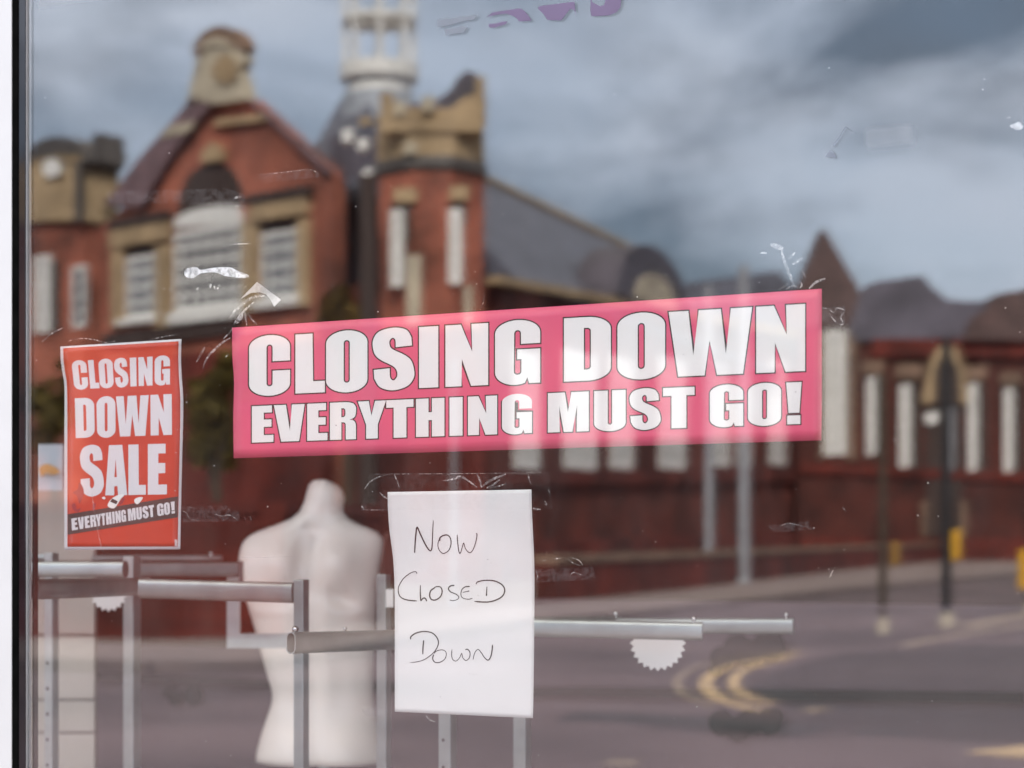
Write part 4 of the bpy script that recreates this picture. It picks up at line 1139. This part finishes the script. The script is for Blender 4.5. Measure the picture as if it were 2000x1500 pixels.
# --- the red poster
def p3(x, y, d=0.0):
    u = max(0.0, min(1.0, (250 - x) / 130.0))
    wob = 0.0008 + 0.0045 * u * math.exp(-((y - 745) / 45.0) ** 2) + 0.0018 * math.exp(-((y - 720) / 38) ** 2) + 0.0012 * math.sin(y * 0.02)
    return on_y(x, y, Y_IN + 0.001 + wob - d)
pos = thing("sale_poster", on_y(237, 1073, Y_IN), "red white-bordered closing down sale poster with a black slanted strip, taped inside near the frame", "poster")
sheet([(118, 677), (118.5, 700), (121, 722), (125, 745), (126, 765), (126, 800), (125.5, 900), (125.5, 1074)],
      [(354.5, 662), (353.5, 700), (355, 735), (357.5, 770), (358, 800), (357, 850), (354.5, 950), (352, 1073)], p3, "poster_sheet", "lgrey", pos, nx=16, ny=48)
sheet([(123.5, 680), (124, 702), (126.5, 724), (130, 745), (131, 765), (131.5, 800), (131.5, 900), (131.5, 1068)],
      [(349, 666.5), (348.3, 700), (349.5, 735), (351.8, 770), (352.3, 800), (351.5, 850), (349.3, 950), (347, 1067.5)], p3, "red_field", "red", pos, d=0.0002, nx=16, ny=48, thick=0.00008)
sk = lambda x: max(0.0, 5.2 * (292 - x) / 125.0)
text_row([('C', 142.5, 170.5), ('L', 174, 192.5), ('O', 193.5, 221), ('S', 223.5, 250.5), ('I', 254, 266.5), ('N', 270.5, 298), ('G', 302, 332)],
         ((171, 703.7), (298, 696.4)), ((176, 759), (298, 752.7)), p3, "first_line", "lgrey", pos, skew=lambda x: -sk(x) * -1.0, d=0.0004)
text_row([('D', 147, 184.5), ('O', 189, 225.5), ('W', 226.7, 290.7), ('N', 294, 335.6)], ((146.2, 778), (335.6, 769.5)), ((148.3, 855.6), (335, 849.3)), p3, "second_line", "lgrey", pos, d=0.0004, skew=lambda x: 2.0 if x < 190 else 0.5)
text_row([('S', 156, 203), ('A', 205.6, 248.5), ('L', 250.7, 284.8), ('E', 288.8, 326)], ((212.8, 869.5), (325.3, 866.5)), ((205.6, 967.6), (326, 965.5)), p3, "third_line", "lgrey", pos, d=0.0004)
mb = MB(); fill(mb, [[(132, 1004.4), (348.3, 969.2), (347.2, 1010.5), (132, 1044.4)]], lambda x, y: p3(x, y, 0.0004)); st = mb.build("black_strip", M["strip"], pos, recalc=False)
text_row([('E', 140, 151.5), ('V', 152.5, 164), ('E', 165.6, 175.2), ('R', 176.5, 187.5), ('Y', 187.5, 197.4), ('T', 198, 206), ('H', 207.3, 217.6), ('I', 219.4, 224), ('N', 225.7, 235.8), ('G', 237, 246),
          ('M', 250, 265), ('U', 266.3, 277), ('S', 278.3, 290), ('T', 290.7, 301), ('G', 307, 319.3), ('O', 320.5, 331.7), ('!', 334, 341.6)],
         ((138.9, 1013.2), (340.8, 979.3)), ((141.9, 1035.8), (341.6, 1002.3)), p3, "strip_lettering", "lgrey", pos, d=0.0006, skew=lambda x: 1.5)
mb = MB()
for pl in ([(217, 975), (228, 968), (239, 965), (242, 968), (236, 974), (230, 984), (222, 993), (210, 988)], [(263, 975), (272, 971), (279, 972), (274, 980), (268, 985), (263, 981)], [(199, 972), (204, 970), (206, 974), (202, 975)]):
    fill(mb, [smooth(pl, 3, True)], lambda x, y: p3(x, y, 0.0008))
mb.build("torn_scrap", M["lwhite"], pos, recalc=False)
mb = MB(); fill(mb, [[(219, 973.5), (230, 979), (227, 985), (215, 980)]], lambda x, y: p3(x, y, 0.0009)); mb.build("scrap_mark", M["strip"], pos, recalc=False)
mb = MB()
for pl in ([(142, 962), (152, 955), (154, 943), (159, 946), (164, 960), (160, 975), (155, 984), (150, 968)], [(140, 986), (147, 983), (150, 994), (158, 992), (153, 1000), (144, 997)], [(181, 986), (187, 982), (186, 990), (182, 999)], [(232, 985), (240, 972), (243, 976), (237, 985)]):
    fill(mb, [smooth(pl, 3, True)], lambda x, y: p3(x, y, 0.0005))
mb.build("stain", M["maroon"], pos, recalc=False)
mb = MB()
for k in range(7):
    fill(mb, [[(341 + (k % 2), 1054 + 1.9 * k), (346.3, 1054 + 1.9 * k), (346.3, 1055.2 + 1.9 * k), (341 + (k % 2), 1055.2 + 1.9 * k)]], lambda x, y: p3(x, y, 0.0004))
mb.build("small_print", M["lgrey"], pos, recalc=False)

# --- the handwritten note
def n3(x, y, d=0.0):
    u = max(0.0, min(1.0, (900 - x) / 140.0)); v = max(0.0, min(1.0, (x - 930) / 110.0))
    cre = (x - 925) * 0.55 - (y - 1000)          # a soft diagonal fold on the upper right
    wob = 0.001 + 0.005 * u * math.exp(-((y - 1085) / 75.0) ** 2) + 0.003 * v * math.exp(-((y - 1120) / 90.0) ** 2) + 0.0022 * math.exp(-(cre / 60.0) ** 2) * max(0, min(1, (1230 - y) / 160)) * max(0, min(1, (y - 956) / 60))
    return on_y(x, y, Y_IN + 0.0012 + wob - d)
note = thing("handwritten_note", on_y(905, 1400, Y_IN), "white paper note with thin handwritten capitals saying now closed down, taped below the banner", "note")
sheet([(757, 961), (757.5, 990), (760, 1030), (764.5, 1065), (768.5, 1100), (770.5, 1150), (771, 1220), (771, 1390)],
      [(1038, 956), (1039, 1000), (1041.5, 1050), (1043.5, 1100), (1044, 1150), (1043.3, 1250), (1042, 1350), (1041, 1403)], n3, "note_sheet", "paper", note, nx=36, ny=56)
def c7(l): return [(600 + a / 2.857, 975 + b / 2.857) for a, b in l]
def c3(l): return [(690 + a / 4.0816, 900 + b / 4.0816) for a, b in l]
strokes = [
    c3([(489, 735), (494, 640), (503, 545), (511, 525)]), c3([(511, 525), (535, 585), (575, 668), (605, 712), (620, 714), (628, 680), (632, 580), (638, 475)]),
    c3([(690, 640), (692, 612), (722, 594), (752, 593), (774, 618), (779, 662), (762, 712), (722, 738), (692, 722), (675, 682), (680, 638), (697, 612)]),
    c3([(828, 590), (832, 650), (841, 718), (852, 738), (866, 698), (880, 655), (894, 700), (925, 732), (952, 713), (974, 656), (986, 592), (978, 578)]),
    c7([(612, 416), (606, 405), (578, 411), (538, 442), (513, 482), (508, 512), (520, 545), (556, 562), (612, 568)]),
    c7([(632, 480), (631, 520), (634, 568)]), c7([(634, 568), (648, 552), (660, 555), (667, 570)]),
    c7([(712, 494), (690, 510), (683, 536), (692, 558), (716, 562), (743, 544), (753, 514), (744, 491), (722, 488), (706, 496)]),
    c7([(822, 481), (800, 484), (788, 499), (800, 517), (830, 530), (846, 545), (836, 560), (812, 566), (795, 562)]),
    c7([(908, 487), (880, 490), (862, 507), (858, 535), (870, 552), (900, 558), (922, 553)]), c7([(868, 520), (905, 512)]),
    c7([(1003, 487), (1000, 540)]),
    c7([(942, 475), (950, 462), (985, 453), (1040, 455), (1084, 475), (1102, 505), (1090, 540), (1050, 564), (1000, 574), (933, 570)]),
    c7([(650, 787), (646, 830), (645, 866)]),
    c7([(577, 783), (580, 766), (610, 746), (655, 738), (700, 748), (728, 780), (730, 815), (706, 855), (662, 890), (620, 906), (573, 912)]),
    c7([(706, 866), (700, 890), (714, 910), (746, 908), (771, 886), (775, 856), (756, 841), (722, 847), (708, 862)]),
    c7([(808, 838), (806, 870), (812, 894), (830, 903), (850, 885), (862, 860), (868, 884), (886, 900), (905, 884), (908, 855), (895, 838), (882, 840)]),
    c7([(925, 897), (934, 860), (952, 838), (970, 855), (990, 884), (1010, 898), (1025, 876), (1032, 840), (1034, 812)]),
]
mb = MB()
for s_i, stq in enumerate(strokes):
    P = smooth(stq, 7)
    L_, R_ = [], []
    for i, p in enumerate(P):
        a, b = P[max(i - 1, 0)], P[min(i + 1, len(P) - 1)]
        dx, dy = b[0] - a[0], b[1] - a[1]; l = math.hypot(dx, dy) or 1
        t = i / (len(P) - 1)
        w = 1.3 * (0.82 + 0.25 * math.sin(t * 3.1 + s_i)) * (0.65 if t < 0.03 or t > 0.97 else 1)
        L_.append((p[0] - dy / l * w, p[1] + dx / l * w)); R_.append((p[0] + dy / l * w, p[1] - dx / l * w))
    for i in range(len(P) - 1):
        mb.poly([n3(*L_[i], 0.0003), n3(*L_[i + 1], 0.0003), n3(*R_[i + 1], 0.0003), n3(*R_[i], 0.0003)])
for x, y, r in ((953, 1093, .8), (894, 1117, .6), (917, 1316, .7), (925, 1318, .7), (931, 1317, .7), (860, 1361, .8)):
    mb.poly([n3(x + r * math.cos(k), y + r * math.sin(k), 0.0003) for k in range(6)])
mb.build("handwriting", M["ink"], note, recalc=False)

# ------------------------------------------------------------------ tape, residue and dirt on the pane
def film(polys, name, m, label, cat, y=0.0076, wrinkles=(), group=None, extra=()):
    mb = MB(); mats = [M[m], M["wrinkle"]]
    for k, pl in enumerate(polys):
        fill(mb, [pl], lambda x, yy: on_y(x, yy, y + 0.00004 * k), 0, 400)
    for k, w in enumerate(wrinkles):
        pts, wd = w
        P = smooth(pts, 5)
        for i in range(len(P) - 1):
            def side(j, s):
                a, b = P[max(j - 1, 0)], P[min(j + 1, len(P) - 1)]
                dx, dy = b[0] - a[0], b[1] - a[1]; l = math.hypot(dx, dy) or 1
                t = j / (len(P) - 1); ww = wd * (0.15 + math.sin(math.pi * (0.08 + 0.84 * t))) * 0.8
                return on_y(P[j][0] - s * dy / l * ww, P[j][1] + s * dx / l * ww, y - 0.0002 - 0.00005 * k)
            mb.poly([side(i, 1), side(i + 1, 1), side(i + 1, -1), side(i, -1)], 1)
    o = mb.build(name, mats, None, recalc=False)
    return tag(o, label, cat, group)

TG = "sticky tape on the glass"
film([[(502, 550.5), (549, 585.5), (535.5, 599), (528, 585), (520, 575), (508, 571), (490, 572), (470, 584), (478, 575)]], "tape_strip", "tape_fold",
     "folded clear tape standing up from the banner corner nearest the poster", "tape", group=TG,
     wrinkles=[([(448, 622), (460, 606), (476, 592), (496, 580), (518, 578)], 3.2), ([(456, 634), (466, 620), (480, 604), (496, 590)], 2.4), ([(462, 632), (470, 622), (474, 612)], 3.0), ([(478, 610), (480, 622), (482, 636)], 1.6), ([(484, 612), (492, 624), (502, 634)], 1.4),
               ([(396, 720), (404, 700), (418, 684), (436, 668), (450, 660)], 2.4), ([(384, 707), (392, 692), (400, 678)], 2.2), ([(436, 662), (448, 650), (455, 640)], 1.6), ([(440, 698), (446, 692)], 1.4)])
film([[(1484, 495), (1488, 492), (1498, 493), (1497, 496)]], "tape_strip", "tape_fold",
     "crumpled clear tape strands above the banner corner below the pointed gable", "tape", group=TG,
     wrinkles=[([(1504, 477), (1518, 482), (1530, 486)], 5.5), ([(1526, 484), (1530, 504), (1538, 526), (1546, 546), (1552, 560)], 3.4), ([(1540, 507), (1553, 493)], 2.2), ([(1548, 516), (1567, 504)], 3.0), ([(1565, 527), (1574, 542)], 1.8),
               ([(1580, 564), (1594, 551), (1612, 544)], 2.6), ([(1520, 566), (1534, 558), (1538, 553)], 1.8), ([(1536, 565), (1548, 558), (1558, 561)], 2.2), ([(1560, 547), (1566, 556), (1562, 563)], 1.8)])
film([[(1606, 600), (1650, 598), (1650, 636), (1606, 634)]], "tape_strip", "residue",
     "clear tape scrap with white wrinkles beside the short edge of the banner under the gable", "tape", group=TG,
     wrinkles=[([(1606, 602), (1618, 603), (1628, 610), (1634, 602), (1646, 604), (1650, 608)], 1.3), ([(1620, 612), (1628, 624), (1640, 634), (1650, 631)], 1.2), ([(1648, 610), (1642, 620), (1648, 632)], 1.4)])
film([[(722, 926), (1072, 923), (1080, 995), (706, 996), (712, 960)]], "tape_strip", "tape",
     "long clear tape strip lying across the top of the handwritten note", "tape", group=TG, y=0.0078,
     wrinkles=[([(712, 955), (722, 942), (738, 932), (760, 926.5)], 1.2), ([(770, 927), (775, 938), (780, 952)], 1.3), ([(866, 939), (884, 936), (900, 931), (916, 940), (932, 952)], 2.2), ([(932, 927), (938, 940), (940, 951)], 2.4), ([(940, 952), (958, 938), (988, 926)], 2.6), ([(950, 953), (964, 946), (976, 937)], 2.0), ([(952, 954), (972, 950), (988, 945)], 1.2),
               ([(1032, 926), (1034, 938), (1038, 947)], 1.1), ([(706, 988), (711, 995)], 1.8), ([(742, 962), (750, 970), (757, 974)], 1.6), ([(1064, 978), (1068, 986), (1062, 984)], 1.0), ([(722, 926), (900, 925), (1072, 923)], 0.5), ([(706, 996), (757, 996)], 0.5), ([(1071, 956), (1074, 964)], 1.0), ([(1040, 992), (1046, 994), (1056, 995)], 2.0)])
film([smooth([(360, 533), (366, 524), (384, 522), (392, 527), (418, 523), (448, 522), (462, 528), (486, 538), (478, 543), (452, 541), (436, 538), (420, 532), (392, 534), (378, 543), (364, 541)], 3, True)], "plaster_smear", "plaster",
     "white smear of old adhesive across the reflected gable window", "smear",
     wrinkles=[([(384, 566), (388, 560)], 1.6), ([(406, 560), (412, 556), (410, 563)], 2.0), ([(424, 565), (430, 556)], 2.4), ([(418, 558), (420, 564)], 1.4)])
RG = "faint tape marks on the glass"
film([[(206, 374), (440, 368), (478, 380), (480, 404), (352, 398), (214, 396)]], "tape_mark", "residue", "faint band of tape residue crossing the reflected gable above its windows", "tape mark", group=RG, wrinkles=[([(456, 388), (464, 385), (472, 385)], 2.2), ([(460, 402), (466, 403)], 1.8), ([(432, 483), (460, 477), (490, 476)], 1.0)])
film([[(506, 340), (618, 328), (624, 346), (508, 358)]], "tape_mark", "residue", "faint scratched tape mark on the reflected gable slope beside the turret", "tape mark", group=RG, wrinkles=[([(507, 341), (560, 336), (604, 330)], 0.6), ([(606, 331), (616, 335), (624, 341)], 0.6)])
film([[(355, 990), (440, 986), (466, 1000), (470, 1018), (358, 1020)]], "tape_mark", "residue", "faint tape residue beside the lower edge of the red poster", "tape mark", group=RG, wrinkles=[([(356, 998), (364, 1002), (372, 1014), (390, 1016)], 0.7), ([(420, 1004), (434, 1008), (448, 1006), (462, 1014)], 0.9), ([(478, 1010), (480, 1016)], 0.8), ([(488, 1008), (491, 1016)], 0.8)])
film([[(1045, 1112), (1158, 1108), (1164, 1132), (1046, 1138)]], "tape_mark", "residue", "faint tape residue right of the handwritten note", "tape mark", group=RG, wrinkles=[([(1060, 1095), (1066, 1094)], 1.4), ([(1080, 1092), (1096, 1090)], 1.2), ([(1112, 1088), (1130, 1094), (1138, 1104)], 1.0), ([(1108, 1090), (1120, 1100), (1134, 1105)], 0.8), ([(1046, 1113), (1050, 1124), (1048, 1134)], 0.8), ([(1112, 1128), (1120, 1118), (1138, 1124)], 0.8)])
film([[(706, 1384), (762, 1380), (768, 1396), (712, 1400)]], "tape_mark", "residue", "faint tape residue at the bottom corner of the handwritten note", "tape mark", group=RG, wrinkles=[([(832, 1397), (838, 1405), (850, 1410)], 1.3)])
film([[(1500, 1026), (1580, 1018), (1590, 1034), (1510, 1040)]], "tape_mark", "residue", "faint tape residue low on the reflected brick wall below the banner corner", "tape mark", group=RG, wrinkles=[([(1522, 1028), (1540, 1022), (1560, 1026), (1580, 1030)], 0.7), ([(1645, 990), (1652, 998)], 0.9), ([(1618, 1110), (1624, 1125)], 0.8), ([(1620, 1128), (1630, 1108)], 0.8)])
film([smooth([(1972, 246), (1980, 242), (1990, 238), (1998, 244), (1996, 252), (1984, 254)], 2, True)], "tape_mark", "fleck", "small white scuff on the pane at the sky edge far right", "scuff", wrinkles=[([(1966, 230), (1974, 229)], 1.5)])
film([smooth([(1612, 306), (1621, 294), (1631, 300), (1632, 309), (1622, 307)], 2, True), [(1626, 284), (1630, 286), (1652, 250), (1668, 258), (1669, 260), (1651, 247), (1643, 262)]], "scuff_mark", "scuff", "bluish hooked scuff line on the pane within the bright cloud", "scuff", y=0.0003)
for pts, w, lb in (([(134, 666), (160, 661), (186, 664), (205, 669), (225, 666)], 0.9, "curled clear thread above the top edge of the red poster"),
                   ([(290, 664), (318, 658), (346, 653)], 0.8, "straight clear thread above the poster corner nearest the banner"),
                   ([(82, 668), (100, 652), (130, 637)], 0.9, "clear thread beside the spacer bar above the red poster"),
                   ([(176, 938), (186, 1010), (196, 1060), (202, 1078)], 0.7, "fine hair across the lower half of the red poster"),
                   ([(938, 605), (944, 590), (946, 572)], 0.45, "short scratch above the banner below the turret"),
                   ([(466, 1088), (500, 1089), (570, 1087)], 0.5, "thin horizontal scratch over the mannequin shoulder")):
    film([], "glass_thread", "tape", lb, "scratch", wrinkles=[(pts, w)])
VG = "purple vinyl lettering remnants"
vin = [([(855, 39), (912, 31), (926, 30), (934, 28), (925, 38), (905, 41), (885, 47), (866, 52), (854, 53)], "pale remnant of peeled vinyl letter at the left end of the row", "mauve_pale"),
       ([(868, 57), (884, 54), (914, 51), (905, 64), (888, 66), (870, 69)], "lower pale stub of peeled vinyl below the leftmost remnant", "mauve_pale"),
       ([(951, 33), (962, 24), (1016, 16), (1024, 21), (1032, 30), (1038, 40), (1014, 42), (1006, 33), (998, 30), (990, 27), (975, 28)], "arched purple vinyl remnant second from the left", "purple"),
       ([(954, 46.5), (968, 46), (980, 42), (991, 42), (988, 47), (966, 54), (955, 53.5)], "thin purple vinyl sliver below the arched remnant", "purple"),
       ([(1050, 17), (1053, 12), (1122, 3), (1125, 32), (1122, 20), (1114, 17), (1106, 27), (1096, 40), (1069, 39), (1062, 28)], "largest solid purple vinyl remnant with a notch", "purple"),
       ([(1154, -12), (1156, 4), (1164, 8), (1173, 12), (1180, 9), (1186, -12), (1214, -12), (1212, 14), (1204, 24), (1190, 30), (1172, 31), (1156, 32), (1153, 24)], "purple vinyl remnant at the right end of the row with a round lower edge", "purple")]
for pl, lb, m in vin:
    mb = MB()
    fill(mb, [pl], lambda x, yy: on_y(x, yy, 0.0003), 0, 300)
    n0 = len(mb.v)
    tag(mb.build("vinyl_remnant", M[m], None, recalc=False), lb, "vinyl remnant", VG)
# specks of dirt: one film of dust nobody could count
mb = MB()
for _ in range(150):
    x, y = random.uniform(60, 2000), random.uniform(120, 1490)
    r = random.choice([0.6, 0.7, 0.8, 1.1, 1.5])
    mb.poly([on_y(x + r * math.cos(k * 1.05), y + r * math.sin(k * 1.05) * random.uniform(.7, 1.1), 0.0074) for k in range(6)])
tag(mb.build("dust", M["fleck"], None, recalc=False), kind="stuff")
